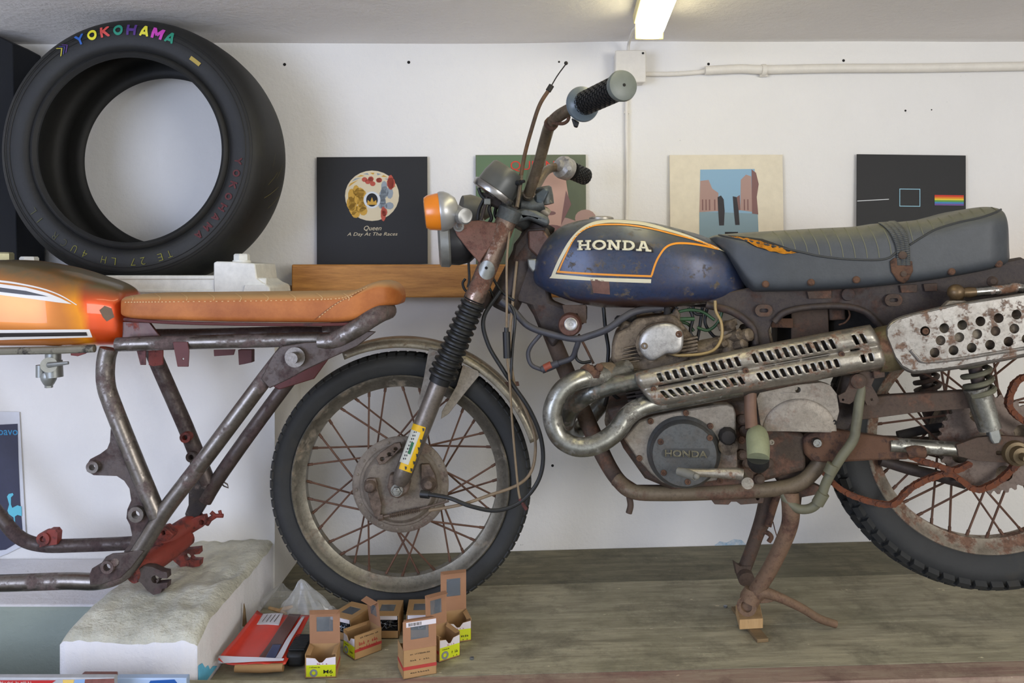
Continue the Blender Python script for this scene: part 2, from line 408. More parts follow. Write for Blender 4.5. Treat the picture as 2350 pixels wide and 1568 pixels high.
# masonry plinth under the orange frame, and the lower ledge with the poster
mb = MB(); x0, x1, y0, y1, zt = -.875, -.609, 1.56, 2.06, CZ-.70
n, m = 44, 70
for j in range(m+1):
    for i in range(n+1):
        x = x0+(x1-x0)*i/n; y = y0+(y1-y0)*j/m; e = min(i, n-i, j+.5)/3.
        z = zt+.010*noise.noise((x*9, y*9, 1))+.007*noise.noise((x*40, y*18, 3))-(.014*(1-min(1, e))**2)-(.02*max(0, 1-(y-y0)/.07) if noise.noise((x*6, 0, 9)) > -.35 else 0)
        mb.v.append(Vector((x, y, z)))
for j in range(m):
    for i in range(n): a = j*(n+1)+i; mb.f.append((a, a+1, a+n+2, a+n+1)); mb.m.append(0)
def skirt(idx, mi):
    k = len(mb.v); mb.v += [Vector((mb.v[i].x, mb.v[i].y, 0)) for i in idx]
    for q in range(len(idx)-1): mb.f.append((idx[q], idx[q+1], k+q+1, k+q)); mb.m.append(mi)
skirt(list(range(n+1)), 1); skirt([j*(n+1)+n for j in range(m+1)], 1); skirt([j*(n+1) for j in range(m+1)], 1)
pm = mb.build('trim_2', [m_top, m_block], angle=60); struct(pm)
# blue paint at the foot of the plinth's right side
m_blue = M('sky_blue_paint', (112, 206, 250), rough=.6, bump=.3)
mb = MB(); mb.plate([(-.6075, y, z) for y, z in ((1.562, ZP+.0), (1.66, ZP), (1.64, ZP+.010), (1.62, ZP+.012), (1.61, ZP+.026), (1.595, ZP+.028), (1.58, ZP+.045), (1.562, ZP+.05))], (.001, 0, 0))
mb.build('paint_patch', m_blue, pm)
m_gg = plaster('grey_green_paint', (150, 160, 150), stain=(120, 128, 118), st=.4)  # shade on the ledge front, put into its colour as a darker grey-green
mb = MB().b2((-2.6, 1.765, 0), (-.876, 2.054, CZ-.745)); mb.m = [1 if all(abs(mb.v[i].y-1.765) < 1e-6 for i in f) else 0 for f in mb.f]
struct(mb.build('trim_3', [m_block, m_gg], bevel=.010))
q = MB(); q.plate([W(x, y, WY-.0012) for x, y in ((1640, 1252), (1652, 1243), (1668, 1246), (1684, 1238), (1702, 1240), (1716, 1254), (1700, 1258), (1660, 1258))], (0, .0008, 0)); q.build('paint_stain', M('faint_blue_stain', (150, 182, 204), rough=.8, col2=(214, 220, 222), c2=.5, c2s=40), wb)
# ---------------------------------------------------------------- plank platform
m_plank = wood('weathered_grey_planks', (134, 128, 106), (188, 180, 152), (1, 8, 8), .75, .4, stain=(132, 128, 102))
m_plankr = wood('red_stained_plank', (140, 108, 98), (172, 156, 134), (1, 11, 11), .75, .35, stain=(150, 106, 98))
m_plankd = wood('dark_olive_planks', (98, 94, 76), (140, 134, 110), (1, 8, 8), .75, .4, stain=(100, 98, 78))
plat = thing('plank_platform', (0, 1.9, 0), 'low platform of weathered grey wooden planks carrying the blue motorcycle', 'platform')
ys = [WY-.001, 2.065, 1.80, 1.612, 1.552]
for i, (a, c) in enumerate(zip(ys, ys[1:])):
    pk_ = MB().b2((-.606, c+.0016, 0), (2.88, a-.0016, 1))
    for p in pk_.v: p.z = zp(p.x)-(.03 if p.z < .5 else 0)
    pk_.build('plank', m_plankr if i == 3 else (m_plankd if i == 0 else m_plank), plat, smooth=False)
for ya in (1.57, 2.2):
  sb_ = MB().b2((-.59, ya, .001), (2.87, ya+.04, 1))
  for p in sb_.v: p.z = zp(p.x)-.031 if p.z > .5 else p.z
  sb_.build('support_board', m_plank, plat)
# ---------------------------------------------------------------- wooden beam along the wall
m_beam = wood('honey_timber', (150, 96, 42), (212, 150, 76), (1, 9, 9), .55, .2)
bm_ = MB().b2((-.602, 2.2, CZ-.087), (2.6, WY-.001, CZ+.0035)).build('timber_beam', m_beam, bevel=.004)
tag(bm_, 'long honey brown timber beam fixed to the white wall under the record sleeves', 'beam')
# ---------------------------------------------------------------- conduit, junction box, lamp
m_cond = M('painted_conduit', (228, 223, 212), rough=.5, bump=.1, var=.05)
jb = thing('junction_box', W(1441, 162, WY-.04), 'square white electrical junction box high on the wall behind the handlebar grip', 'junction box')
c = W(1441, 163, WY); MB().b2((c.x-.041, WY-.048, c.z-.043), (c.x+.041, WY-.001, c.z+.043)).build('box_body', m_cond, jb, bevel=.004)
MB().b2((c.x-.043, WY-.056, c.z-.045), (c.x+.043, WY-.048, c.z+.045)).build('lid', m_cond, jb, bevel=.003)
for s in (-1, 1):
    p = Vector((c.x+.034*s, WY-.056, c.z+.036*s)); MB().cyl(p, p-Vector((0, .002, 0)), .003, 12).build('screw', m_dark, jb)
def cw(px, py, d=.012): return W(px, py, WY-d)
mb = MB().tube([cw(1482, 170), cw(1540, 170), cw(1600, 166), cw(1622, 163)], .0065, 10, n=4)
o = mb.build('cable', m_cond); tag(o, 'thin white cable running along the wall from the junction box to the fat conduit', 'cable')
mb = MB().tube([cw(1618, 162, .016), cw(1700, 158, .016), cw(1752, 160, .016), cw(1900, 157, .016), cw(2100, 156, .016), cw(2350, 152, .016), cw(2500, 150, .016)], .0125, 14, n=5)
t = thing('conduit', cw(1700, 158), 'white painted conduit pipe running along the upper wall to the right', 'conduit')
mb.build('pipe', m_cond, t)
MB().lathe(cw(1752, 161, .016), (1, 0, 0), [(-.006, .014), (-.006, .0165), (.006, .0165), (.006, .014)], 14).b2(tuple(cw(1746, 176, .01)-Vector((.003, .004, 0))), tuple(cw(1757, 166, .004)+Vector((.003, 0, 0)))).build('clip', m_cond, t)
mb = MB().tube([cw(1438, 206), cw(1438, 300), cw(1439, 420), cw(1437, 560), cw(1437, 600)], .0048, 10, n=4)
mb.box(cw(1438, 258, .006), (.007, .006, .004))
o = mb.build('cable', m_cond); tag(o, 'thin vertical white cable dropping down the wall from the junction box behind the blue tank', 'cable')
mb = MB().tube([W(1441, 128, WY-.03), W(1443, 100, WY-.05), W(1452, 72, WY-.12), W(1462, 60, 2.11)], .0042, 10, n=6)
o = mb.build('cable', m_cond); tag(o, 'short curved grey cable hanging between the ceiling lamp and the junction box', 'cable')
lamp = thing('fluorescent_lamp', (.36, 1.5, CZ+.6), 'long glowing fluorescent ceiling lamp with yellowed housing above the handlebar', 'lamp')
m_hous = M('yellowed_lamp_housing', (226, 214, 160), rough=.4)
m_diff = emis('lamp_diffuser', (255, 244, 200), 7.)
yb, yf = 2.03, .75
def xl(y): return .347+(y-2.03)*.072
def prof(y, k=1.): xc = xl(y); return [(xc-.042*k, CZ+.634), (xc-.040*k, CZ+.612), (xc+.040*k, CZ+.612), (xc+.042*k, CZ+.634)]
mb = MB(); mb.rings([[Vector((x, y, z)) for x, z in prof(y)] for y in (yb+.012, yf-.012)]); mb.build('housing', m_hous, lamp, bevel=.002)
mb = MB(); mb.rings([[Vector((xl(y)+a*k, y, CZ+.611-q*k)) for a, q in ((-.037, 0), (-.035, .022), (-.022, .042), (.022, .042), (.035, .022), (.037, 0))] for y, k in ((yb+.006, .86), (yb-.01, 1), (yf, 1))]); mb.build('diffuser', m_diff, lamp)
MB().b2((xl(yb)-.036, yb+.0065, CZ+.572), (xl(yb)+.036, yb+.011, CZ+.611)).build('end_cap', m_hous, lamp, bevel=.002)
# ---------------------------------------------------------------- record sleeves standing on the beam
EDGE = flat('sleeve_card_edge', (190, 180, 150))
def fl(n, c, r=.7): return flat(n, c, r)
def sleeve(label, px, w, h, col, lean, edge=True, turn=0.):
    """local frame: X along the sleeve, Z up, front towards -Y"""
    m = M('sleeve_card', tuple(x*.6 if col[0] < 60 else x for x in col), rough=.6, var=.06, bump=.1); z0 = CZ+.0042; x = (px-VX)/FPX*2.29
    r = bpy.data.objects.new('record_sleeve', bpy.data.meshes.new('record_sleeve'))
    q = MB(); n = 8
    def P(u, wv, t): return Vector((u, -t+.0005*math.sin(u*7+turn*40)*(wv/h), wv))
    R = [[P(-w/2+w*i/n, j, t) for i in range(n+1)] for j, t in ((0, .004), (h, .004), (h, 0), (0, 0))]
    q.rings(R, closed=False, caps=False, loop=True)
    me = r.data; me.from_pydata(q.v, [], q.f); me.materials.append(m)
    bm = bmesh.new(); bm.from_mesh(me); bmesh.ops.holes_fill(bm, edges=bm.edges); bmesh.ops.recalc_face_normals(bm, faces=bm.faces); bm.to_mesh(me); bm.free()
    S.collection.objects.link(r); r.location = (x, WY-.008-h*math.sin(lean), z0); r.rotation_euler = (-lean, turn, 0)
    tag(r, label, 'record sleeve', 'record sleeves on the timber beam'); return r
def on(r, name, mb, mat, d=.0048):
    """mb holds points (u, 0, w) in the sleeve's own frame"""
    sets = []                                     # one printed shape, one mesh
    for f in mb.f:
        hit_ = [s for s in sets if s & set(f)]; n = set(f).union(*hit_); sets = [s for s in sets if s not in hit_]+[n]
    if name == 'lettering': sets = [set(range(len(mb.v)))]
    for s in sets:
        idx = sorted(s); mp = {i: k for k, i in enumerate(idx)}
        me = bpy.data.meshes.new(name); me.from_pydata([Vector((mb.v[i].x, -d, mb.v[i].z)) for i in idx], [], [tuple(mp[i] for i in f) for f in mb.f if f[0] in s]); me.materials.append(mat)
        o = bpy.data.objects.new(name, me); S.collection.objects.link(o); o.parent = r
    return o
def poly(pts, mb=None, lift=0):
    mb = mb or MB(); t = tessellate_polygon([[Vector((x, y, 0)) for x, y in pts]]); return mb.add([Vector((x, 0, y)) for x, y in pts], [tuple(a) for a in t])
def disc(cx, cy, r, ry=None, n=28, mb=None): return poly([(cx+r*math.cos(2*PI*k/n), cy+(ry or r)*math.sin(2*PI*k/n)) for k in range(n)], mb)
cream = fl('print_cream', (222, 208, 176)); ochre = fl('print_ochre', (206, 160, 62)); redp = fl('print_red', (188, 84, 66)); blueg = fl('print_blue_grey', (150, 160, 168)); blk = fl('print_black', (24, 24, 26)); skyb = fl('print_sky', (140, 176, 200))
pink = fl('print_flesh', (196, 158, 140)); green = fl('print_green', (96, 118, 88)); beige = fl('print_beige', (172, 142, 132)); pave = fl('print_pavement', (132, 156, 166)); mauve = fl('print_mauve', (130, 96, 92)); cyanl = fl('print_pale_cyan', (150, 196, 214)); whitep = fl('print_white', (220, 224, 226))
# 1: black sleeve with round multicolour emblem (generic) and its lettering
r = sleeve('black record sleeve with a round cream emblem and script title, left of the headlamp', 854, .315, .306, (38, 37, 38), math.radians(1.2), turn=-.006)
cx, cy = 0, .195; q = disc(cx, cy, .077, .072); on(r, 'emblem', q, cream, .0046)
random.seed(3); q1, q2, q3, q4 = MB(), MB(), MB(), MB()
for k in range(9):
    a = PI*.15+k*PI*.7/8; poly([(cx+.045*math.cos(a-.08), cy+.03+.03*math.sin(a-.08)), (cx+.073*math.cos(a-.1), cy+.066*math.sin(a-.1)), (cx+.073*math.cos(a+.08), cy+.066*math.sin(a+.08))], q4 if k % 2 else q1)
for k in range(14):
    a = PI*.72+random.random()*PI*.62; rr = .03+.036*random.random(); disc(cx+rr*math.cos(a), cy-.005+rr*math.sin(a), .006+.009*random.random(), .010+.01*random.random(), 9, q1)
for k in range(12):
    a = -PI*.35+random.random()*PI*.62; rr = .03+.036*random.random(); disc(cx+rr*math.cos(a), cy+rr*math.sin(a), .005+.008*random.random(), .01+.012*random.random(), 9, q4 if k % 3 else q2)
for k in range(7): disc(cx-.022+.044*random.random(), cy+.034+.02*random.random(), .008, .007, 9, q2)
on(r, 'emblem_ochre', q1, ochre, .0050); on(r, 'emblem_grey', q4, blueg, .0052); on(r, 'emblem_red', q2, redp, .0054)
on(r, 'emblem_ring', disc(cx, cy-.012, .024), whitep, .0056); on(r, 'emblem_centre', disc(cx, cy-.012, .0165, .019), blk, .0058)
on(r, 'emblem_flame', poly([(cx-.014, cy-.026), (cx-.012, cy-.012), (cx-.005, cy-.018), (cx, cy-.004), (cx+.005, cy-.018), (cx+.012, cy-.012), (cx+.014, cy-.026)]), ochre, .0060)
q = MB(); text_on(q, 'Queen', (0, 0, .103), (1, 0, 0), (0, 0, 1), .013, .05, shear=.3); text_on(q, 'A Day At The Races', (0, 0, .086), (1, 0, 0), (0, 0, 1), .0095, .142, shear=.35)
on(r, 'lettering', q, cream, .0050)
# 2: green sleeve with a generic pale painted figure and red lettering
r = sleeve('green and brown painted record sleeve half hidden behind the speedometer and handlebar', 1219, .314, .312, (92, 100, 76), math.radians(1.3), turn=-.004)
on(r, 'green_panel', poly([(-.155, .31), (-.155, .03), (-.06, .03), (.0, .31)]), green, .0046)
q = MB(); disc(.07, .05, .11, .085, 30, q); disc(.155, .13, .03, .025, 16, q); on(r, 'print_shape', q, beige, .0050)
q = MB(); poly([(.0, .25), (.02, .12), (.05, .10), (.085, .11), (.11, .17), (.10, .24), (.06, .27)], q); on(r, 'print_shape', q, pink, .0053)
q = MB(); poly([(.085, .11), (.115, .17), (.10, .21), (.09, .15)], q); disc(.055, .145, .016, .006, 14, q); disc(.05, .2, .013, .007, 12, q); disc(.06, .10, .03, .012, 12, q); on(r, 'print_shape', q, mauve, .0056)
q = MB(); text_on(q, 'QUEEN', (.005, 0, .282), (1, 0, 0), (0, 0, 1), .026, .125, offset=-.004); on(r, 'lettering', q, fl('print_scarlet', (214, 58, 44)), .0052)
# 3: cream sleeve with a street photograph (generic)
r = sleeve('cream record sleeve with a framed photo of a street between pale sheds, over the tank', 1669, .322, .312, (224, 214, 190), math.radians(1.6), turn=-.004)
def ph(x, y): return ((x-1669)/FPX*2.29, .312-(y-352)/FPX*2.29)
q = MB(); poly([ph(*a) for a in ((1609, 386), (1734, 385), (1742, 560), (1605, 560))], q); on(r, 'photo', q, skyb, .0046)
q = MB(); poly([ph(*a) for a in ((1606, 483), (1740, 488), (1742, 560), (1605, 560))], q); on(r, 'print_shape', q, pave, .0048)
q = MB(); poly([ph(*a) for a in ((1609, 412), (1628, 410), (1636, 430), (1650, 440), (1650, 482), (1606, 484))], q); poly([ph(*a) for a in ((1702, 410), (1714, 398), (1726, 402), (1728, 484), (1700, 480))], q); on(r, 'print_shape', q, beige, .0050)
q = MB(); poly([ph(*a) for a in ((1727, 386), (1737, 394), (1743, 420), (1738, 450), (1741, 490), (1727, 488))], q); poly([ph(*a) for a in ((1692, 450), (1699, 445), (1700, 480), (1690, 480))], q)
for x in (1612, 1620, 1628, 1640, 1708, 1716): poly([ph(*a) for a in ((x, 455), (x+3, 455), (x+3, 480), (x, 480))], q)
on(r, 'print_shape', q, mauve, .0053)
q = MB(); poly([ph(*a) for a in ((1648, 450), (1656, 446), (1662, 455), (1664, 482), (1662, 515), (1651, 515), (1649, 480))], q); poly([ph(*a) for a in ((1683, 448), (1692, 450), (1696, 480), (1698, 514), (1688, 514), (1685, 480))], q)
on(r, 'print_shape', q, fl('print_charcoal', (52, 50, 54)), .0055)
q = MB(); poly([ph(*a) for a in ((1664, 530), (1694, 530), (1694, 535), (1664, 535))], q); on(r, 'print_shape', q, blk, .0055)
# 4: black sleeve, generic thin outline with a block of coloured bars
r = sleeve('black record sleeve with a pale outline and coloured bars, standing above the seat', 2092, .31, .312, (36, 37, 40), math.radians(1.2), turn=.012)
def ph4(x, y): return ((x-2092)/FPX*2.29, .312-(y-348)/FPX*2.29)
q = MB(); cxx, cyy = ph4(2088, 447)
for k in range(4):
    a = PI/4+k*PI/2; e = a+PI/2
    poly([(cxx+.042*math.cos(a), cyy+.036*math.sin(a)), (cxx+.042*math.cos(e), cyy+.036*math.sin(e)), (cxx+.039*math.cos(e), cyy+.033*math.sin(e)), (cxx+.039*math.cos(a), cyy+.033*math.sin(a))], q)
on(r, 'print_shape', q, cyanl, .0048)
q = MB(); a = ph4(1967, 457); c = ph4(2040, 452); poly([a, c, (c[0], c[1]+.002), (a[0], a[1]+.002)], q); on(r, 'print_shape', q, whitep, .0048)
for i, colr in enumerate(((206, 60, 44), (228, 128, 40), (232, 206, 60), (96, 162, 76), (70, 132, 190), (116, 84, 150))):
    q = MB(); u0, w0 = ph4(2145, 440+i*4); u1, _ = ph4(2212, 440); poly([(u0, w0), (u1, w0), (u1, w0-.0048), (u0, w0-.0048)], q); on(r, 'print_bar', q, fl('print_bar_%d' % i, colr), .0048)
# ---------------------------------------------------------------- white cast bracket carrying the tyre
cb = thing('cast_bracket', (-.9, 2.0, CZ-.10), 'white painted cast iron machine bed with bolted foot under the slick tyre', 'bracket')
fw = Frame((0, 1.97, 0), 0.)
MB().b2((-1.45, 1.975, CZ-.10), (-.612, 2.25, CZ-.0535)).build('bed', m_cast, cb, bevel=.003)
q = MB(); q.b2((-1.45, 1.966, CZ-.034), (-.655, 1.976, CZ-.0235)); q.b2((-1.45, 1.966, CZ-.066), (-.60, 1.98, CZ-.0575)); q.b2((-1.45, 1.970, CZ-.06), (-.60, 1.98, CZ-.03)); q.build('rail', m_cast, cb, bevel=.003)
q = MB(); q.plate([fw(x, y, .005) for x, y in ((490, 636), (490, 603), (497, 600), (535, 601), (585, 605), (590, 640), (604, 650), (619, 656), (621, 673), (490, 673))], (0, .17, 0))
q.plate([fw(x, y, .012) for x, y in ((560, 654), (612, 654), (619, 660), (621, 674), (555, 674))], (0, .18, 0))
q.build('foot', m_cast, cb, bevel=.006)
q = MB(); p = fw(555, 603, -.03); q.cyl(p, p+Vector((0, 0, .006)), .022, 24); q.bolt(p+Vector((0, 0, .006)), (0, 0, 1), .0195, .016); q.build('bolt', m_cast, cb)
for x, y, mm in ((67, 606, m_cast), (10, 596, None)):
    p = fw(x, y, -.0); q = MB().cyl(Vector((p.x, p.y, CZ-.054)), p, .017, 20); q.bolt(p, (0, 0, 1), .021, .018); q.build('bolt', mm or M('brass_bolt', (190, 186, 150), .6, .4), cb)
# black cabinet side behind the tyre
m_blackp = M('black_cabinet', (10, 13, 18), rough=.85, var=.2)
t = MB(); t.plate([W(x, y, 2.16) for x, y in ((-120, 60), (0, 84), (30, 100), (40, 640), (-120, 640))], (0, .13, 0))
t = t.build('black_cabinet', m_blackp, bevel=.003); tag(t, 'tall black cabinet cut off by the left edge behind the slick tyre', 'cabinet')
# ---------------------------------------------------------------- slick racing tyre
TC = Vector((-.946, 0, CZ+.286)); m_slick = M('slick_rubber', (25, 25, 24), rough=.62, var=.15, bump=.12, bs=200, col2=(36, 36, 31), c2=.4, c2s=5)
tp = [(1.992, .2286), (1.985, .236), (1.988, .243), (1.997, .247), (1.990, .252), (1.984, .262), (1.983, .280), (1.984, .296), (1.990, .309), (1.998, .318), (2.012, .327), (2.04, .334), (2.08, .3375), (2.12, .338), (2.16, .336), (2.19, .331), (2.212, .322), (2.226, .309), (2.232, .29), (2.232, .27), (2.224, .247), (2.222, .236), (2.216, .2286),
      (2.21, .232), (2.204, .25), (2.214, .275), (2.214, .295), (2.2, .312), (2.17, .32), (2.10, .324), (2.04, .32), (2.012, .308), (2.002, .29), (2.003, .27), (2.008, .25), (2.004, .232)]
ty = thing('slick_tyre', (TC.x, 2.1, TC.z-.338), 'large black slick racing tyre with rainbow coloured lettering standing on white bracket', 'tyre')
MB().lathe((TC.x, 0, TC.z), (0, 1, 0), tp, 128, closed=True).build('carcass', m_slick, ty, angle=60)
q = MB(); tw = []
for rr in (.2475, .2905, .3005, .3065):
    yy = lerpi([(r_, y_) for y_, r_ in tp[2:12]], rr); q.lathe((TC.x, 0, TC.z), (0, 1, 0), [(yy-.0012, rr-.0008), (yy-.0018, rr), (yy-.0012, rr+.0008), (yy+.002, rr)], 128, closed=True)
q.build('moulded_ring', M('tyre_ring', (28, 28, 28), rough=.5), ty)
def side_y(r): return lerpi([(.250, 1.9925), (.252, 1.9895), (.262, 1.9835), (.280, 1.9825), (.296, 1.9835), (.309, 1.9895), (.318, 1.9975)], r)-.0018
def arc_text(txt, r0, cap, a_mid, width, mat, offset=0., name='lettering', solo=None):
    V, F = block_letter(txt, solo) if solo else text_mesh(txt, offset)
    s = cap/(1 if solo else .7); xs = [v[0] for v in V]; w = max(xs)-min(xs); cc = (max(xs)+min(xs))/2; q = MB()
    pts = [];
    for x, y in V:
        a = a_mid-(x-cc)*(width/w)/r0; r = r0+y*s; pts.append(Vector((TC.x+r*math.cos(a), side_y(r), TC.z+r*math.sin(a))))
    q.add(pts, F); return q.build(name, mat, ty)
cols = [(44, 96, 178), (226, 216, 50), (204, 76, 72), (36, 136, 112), (78, 44, 120), (222, 214, 60), (196, 66, 176), (40, 138, 112)]
for i, (ch, cl) in enumerate(zip('YOKOHAMA', cols)):
    a = math.radians(113.5-i*6.35); arc_text(ch, .2815, .027, a, .0225 if ch != 'M' else .027, flat('paint_%d' % i, cl, .6), solo=.26)
for i, cl in enumerate(((84, 52, 120), (60, 60, 120), (190, 180, 60))):
    q = MB(); rr = .281
    for u0, u1, r0, r1 in ((0, .012, .306, .296), (.012, 0, .296, .281)):
        a0 = math.radians(122+i*1.5)-u0/rr; a1 = math.radians(122+i*1.5)-u1/rr
        q.add([Vector((TC.x+r*math.cos(a+d), side_y(r), TC.z+r*math.sin(a+d))) for a, r, d in ((a0, r0, 0), (a0, r0, .012), (a1, r1, .012), (a1, r1, 0))], [(0, 1, 2, 3)])
    q.build('emblem_stripe', flat('stripe_%d' % i, cl), ty)
q = MB(); a0, a1 = math.radians(55.5), math.radians(49.3); N = 6
for k in range(N):
    A, B_ = a0+(a1-a0)*k/N, a0+(a1-a0)*(k+1)/N
    q.add([Vector((TC.x+r*math.cos(a), side_y(r), TC.z+r*math.sin(a))) for a, r in ((A, .269), (A, .279), (B_, .279), (B_, .269))], [(0, 1, 2, 3)])
q.build('sticker', flat('sticker_gold', (168, 146, 66)), ty)
for i, ch in enumerate('YOKOHAMA'): arc_text(ch, .2655, .018, math.radians(-6-i*6.3), .017, flat('faded_red', (84, 30, 32), .7), solo=.24)
chalk = flat('yellow_chalk', (140, 138, 58), .9)
for i, (ch, a) in enumerate((('T', -68), ('E', -73), ('2', -82), ('7', -87), ('L', -97), ('H', -102), ('4', -112), ('U', -118), ('C', -124), ('R', -130), ('I', -141), ('L', -147))):
    arc_text(ch, .268, .019, math.radians(a), .011 if ch != 'I' else .002, chalk if i < 8 else flat('faint_chalk', (86, 86, 58), .9), offset=-.022, name='chalk_mark')
q = MB()
for th, ya, yb_ in ((-14, 2.05, 2.10), (-10, 2.10, 2.14), (-20, 2.05, 2.13), (-6, 2.06, 2.075), (-24, 2.10, 2.16)):
    for k in range(6):
        A = math.radians(th+k*1.1); y_ = ya+(yb_-ya)*k/6; y2 = ya+(yb_-ya)*(k+1)/6; B_ = A+math.radians(1.1)
        rf = lambda yy: lerpi([(y_, r_) for y_, r_ in tp[8:19]], yy)+.0008
        q.add([Vector((TC.x+rf(yy)*math.cos(a), yy, TC.z+rf(yy)*math.sin(a))) for a, yy in ((A, y_), (A+.005, y_), (B_+.005, y2), (B_, y2))], [(0, 1, 2, 3)])
q.build('chalk_mark', flat('dull_chalk', (118, 112, 66), .9), ty)
# ---------------------------------------------------------------- poster on the left wall
pf = Frame((0, 2.05, 0), 0.)
q = MB(); q.plate([pf(x, y, 0) for x, y in ((-60, 944), (44, 946), (58, 1210), (60, 1250), (15, 1272), (-60, 1300))], (0, .002, 0))
po = q.build('poster', M('poster_paper', (206, 208, 214), rough=.5, var=.04)); tag(po, 'curling white and navy poster with a cyan long necked bird low on the left wall', 'poster')
q = MB(); q.plate([pf(x, y, .0012) for x, y in ((-60, 978), (40, 973), (42, 1060), (46, 1150), (51, 1215), (50, 1240), (13, 1262), (-60, 1270))], (0, .0008, 0)); q.build('dark_print', M('navy_print', (50, 52, 74), rough=.5, var=.1), po)
q = MB(); text_on(q, 'pavo', pf(19, 990, .002), (1, 0, 0), (0, 0, 1), .019, .048, offset=.01); q.build('lettering', flat('print_cyan', (58, 142, 190)), po)
q = MB(); q.plate([pf(x, y, .002) for x, y in ((16, 1140), (20, 1134), (29, 1132), (31, 1136), (25, 1142), (25, 1158), (28, 1166), (40, 1160), (49, 1163), (50, 1185), (40, 1182), (34, 1186), (35, 1206), (33, 1206), (31, 1188), (20, 1180), (17, 1172), (21, 1158))], (0, .0005, 0)); q.build('bird_print', flat('bird_cyan', (96, 186, 206)), po)
# ================================================================ bare frame with orange tank
O = Frame((0, 1.78, 0), 0.)
m_bare = M('bare_brown_steel', (128, 122, 116), metal=.85, rough=.32, rust=.46, rustcol=(92, 74, 70), rs=9, bump=.08)
m_bare2 = M('brown_primer_steel', (84, 74, 70), metal=.5, rough=.45, rust=.5, rustcol=(70, 52, 50), rs=12, bump=.1)
m_red = M('red_oxide', (132, 56, 46), rough=.55, rust=.46, rustcol=(96, 48, 44), rs=18, bump=.1)
m_redd = M('dark_red_oxide', (88, 42, 40), rough=.6, rust=.3, rustcol=(70, 42, 44), rs=18)
m_blkp = M('chipped_black', (52, 48, 50), metal=.3, rough=.4, rust=.3, rustcol=(110, 96, 90), rs=20)
m_zinc = M('dull_zinc', (140, 142, 138), metal=.6, rough=.4, var=.15)
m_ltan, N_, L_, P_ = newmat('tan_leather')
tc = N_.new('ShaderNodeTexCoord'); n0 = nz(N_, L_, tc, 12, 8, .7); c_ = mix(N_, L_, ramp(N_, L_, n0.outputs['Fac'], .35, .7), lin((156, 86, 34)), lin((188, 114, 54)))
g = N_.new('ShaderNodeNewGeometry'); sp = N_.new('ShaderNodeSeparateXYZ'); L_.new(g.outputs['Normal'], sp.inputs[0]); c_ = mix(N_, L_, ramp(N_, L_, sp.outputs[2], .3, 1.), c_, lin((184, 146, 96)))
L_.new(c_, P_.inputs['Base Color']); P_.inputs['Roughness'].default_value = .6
bp = N_.new('ShaderNodeBump'); bp.inputs['Strength'].default_value = .2; bp.inputs['Distance'].default_value = .002; n1 = nz(N_, L_, tc, 180, 3, .6); L_.new(n1.outputs['Fac'], bp.inputs['Height']); L_.new(bp.outputs[0], P_.inputs['Normal'])
ob = thing('motorcycle', (-.75, 1.78, CZ-.70), 'bare motorcycle frame with orange tank and tan leather seat resting on the whitewashed plinth', 'motorcycle')
# orange paint with dusty top, scorched yellow to red at the rear end (object X)
m_or, N_, L_, P_ = newmat('metallic_orange_paint'); tc = N_.new('ShaderNodeTexCoord'); sx = N_.new('ShaderNodeSeparateXYZ'); L_.new(tc.outputs['Object'], sx.inputs[0])
n0 = nz(N_, L_, tc, 5, 5, .6); base = mix(N_, L_, ramp(N_, L_, n0.outputs['Fac'], .3, .7), lin((196, 108, 30)), lin((206, 126, 48)))
nn = nz(N_, L_, tc, 12, 4, .6); ad = N_.new('ShaderNodeMath'); ad.operation = 'MULTIPLY_ADD'; L_.new(nn.outputs['Fac'], ad.inputs[0]); ad.inputs[1].default_value = .03; L_.new(sx.outputs[0], ad.inputs[2])
ad2 = N_.new('ShaderNodeMath'); ad2.operation = 'MULTIPLY_ADD'; L_.new(sx.outputs[2], ad2.inputs[0]); ad2.inputs[1].default_value = .18; L_.new(ad.outputs[0], ad2.inputs[2])
TXO = -.75
def xr(a, b): return ramp(N_, L_, ad2.outputs[0], a-TXO, b-TXO)
OFF = .18*.62+.015
base = mix(N_, L_, xr(-.935+OFF, -.905+OFF), base, lin((238, 150, 20)))
base = mix(N_, L_, xr(-.905+OFF, -.888+OFF), base, lin((206, 72, 14)))
g = N_.new('ShaderNodeNewGeometry'); sp = N_.new('ShaderNodeSeparateXYZ'); L_.new(g.outputs['Normal'], sp.inputs[0])
n2 = nz(N_, L_, tc, 7, 5, .7); mu = N_.new('ShaderNodeMath'); mu.operation = 'MULTIPLY'; L_.new(ramp(N_, L_, sp.outputs[2], .15, .75), mu.inputs[0]); L_.new(ramp(N_, L_, n2.outputs['Fac'], .05, .5), mu.inputs[1])
base = mix(N_, L_, mu.outputs[0], base, lin((124, 108, 76)))
L_.new(base, P_.inputs['Base Color']); P_.inputs['Metallic'].default_value = .45; P_.inputs['Roughness'].default_value = .38; P_.inputs['Coat Weight'].default_value = .4
tank = body(O, [(-330, 640), (-200, 600), (0, 596), (89, 608), (179, 633), (240, 653), (262, 668), (273, 700), (274, 740)],
            [(-330, 700), (-200, 797), (0, 797), (100, 797), (200, 797), (250, 797), (268, 794), (273, 775), (274, 745)],
            [(-330, .05), (-200, .125), (0, .13), (120, .125), (200, .105), (250, .075), (268, .06), (274, .04)], .07, power=lambda s: .62 if s > 0 else .5, ns=70, seg=48)
tk = tank.build('fuel_tank', m_or, ob, angle=50); bt = tank.bvh()
dw = flat('stripe_white', (226, 222, 216), .4); dk = flat('stripe_black', (46, 42, 42), .4)
q = ribbon(bt, [(-80, 640), (0, 646), (50, 653), (100, 664), (140, 679), (176, 700)], 5, taper=lambda t: 1-.6*t); q.build('white_stripe', dw, tk)
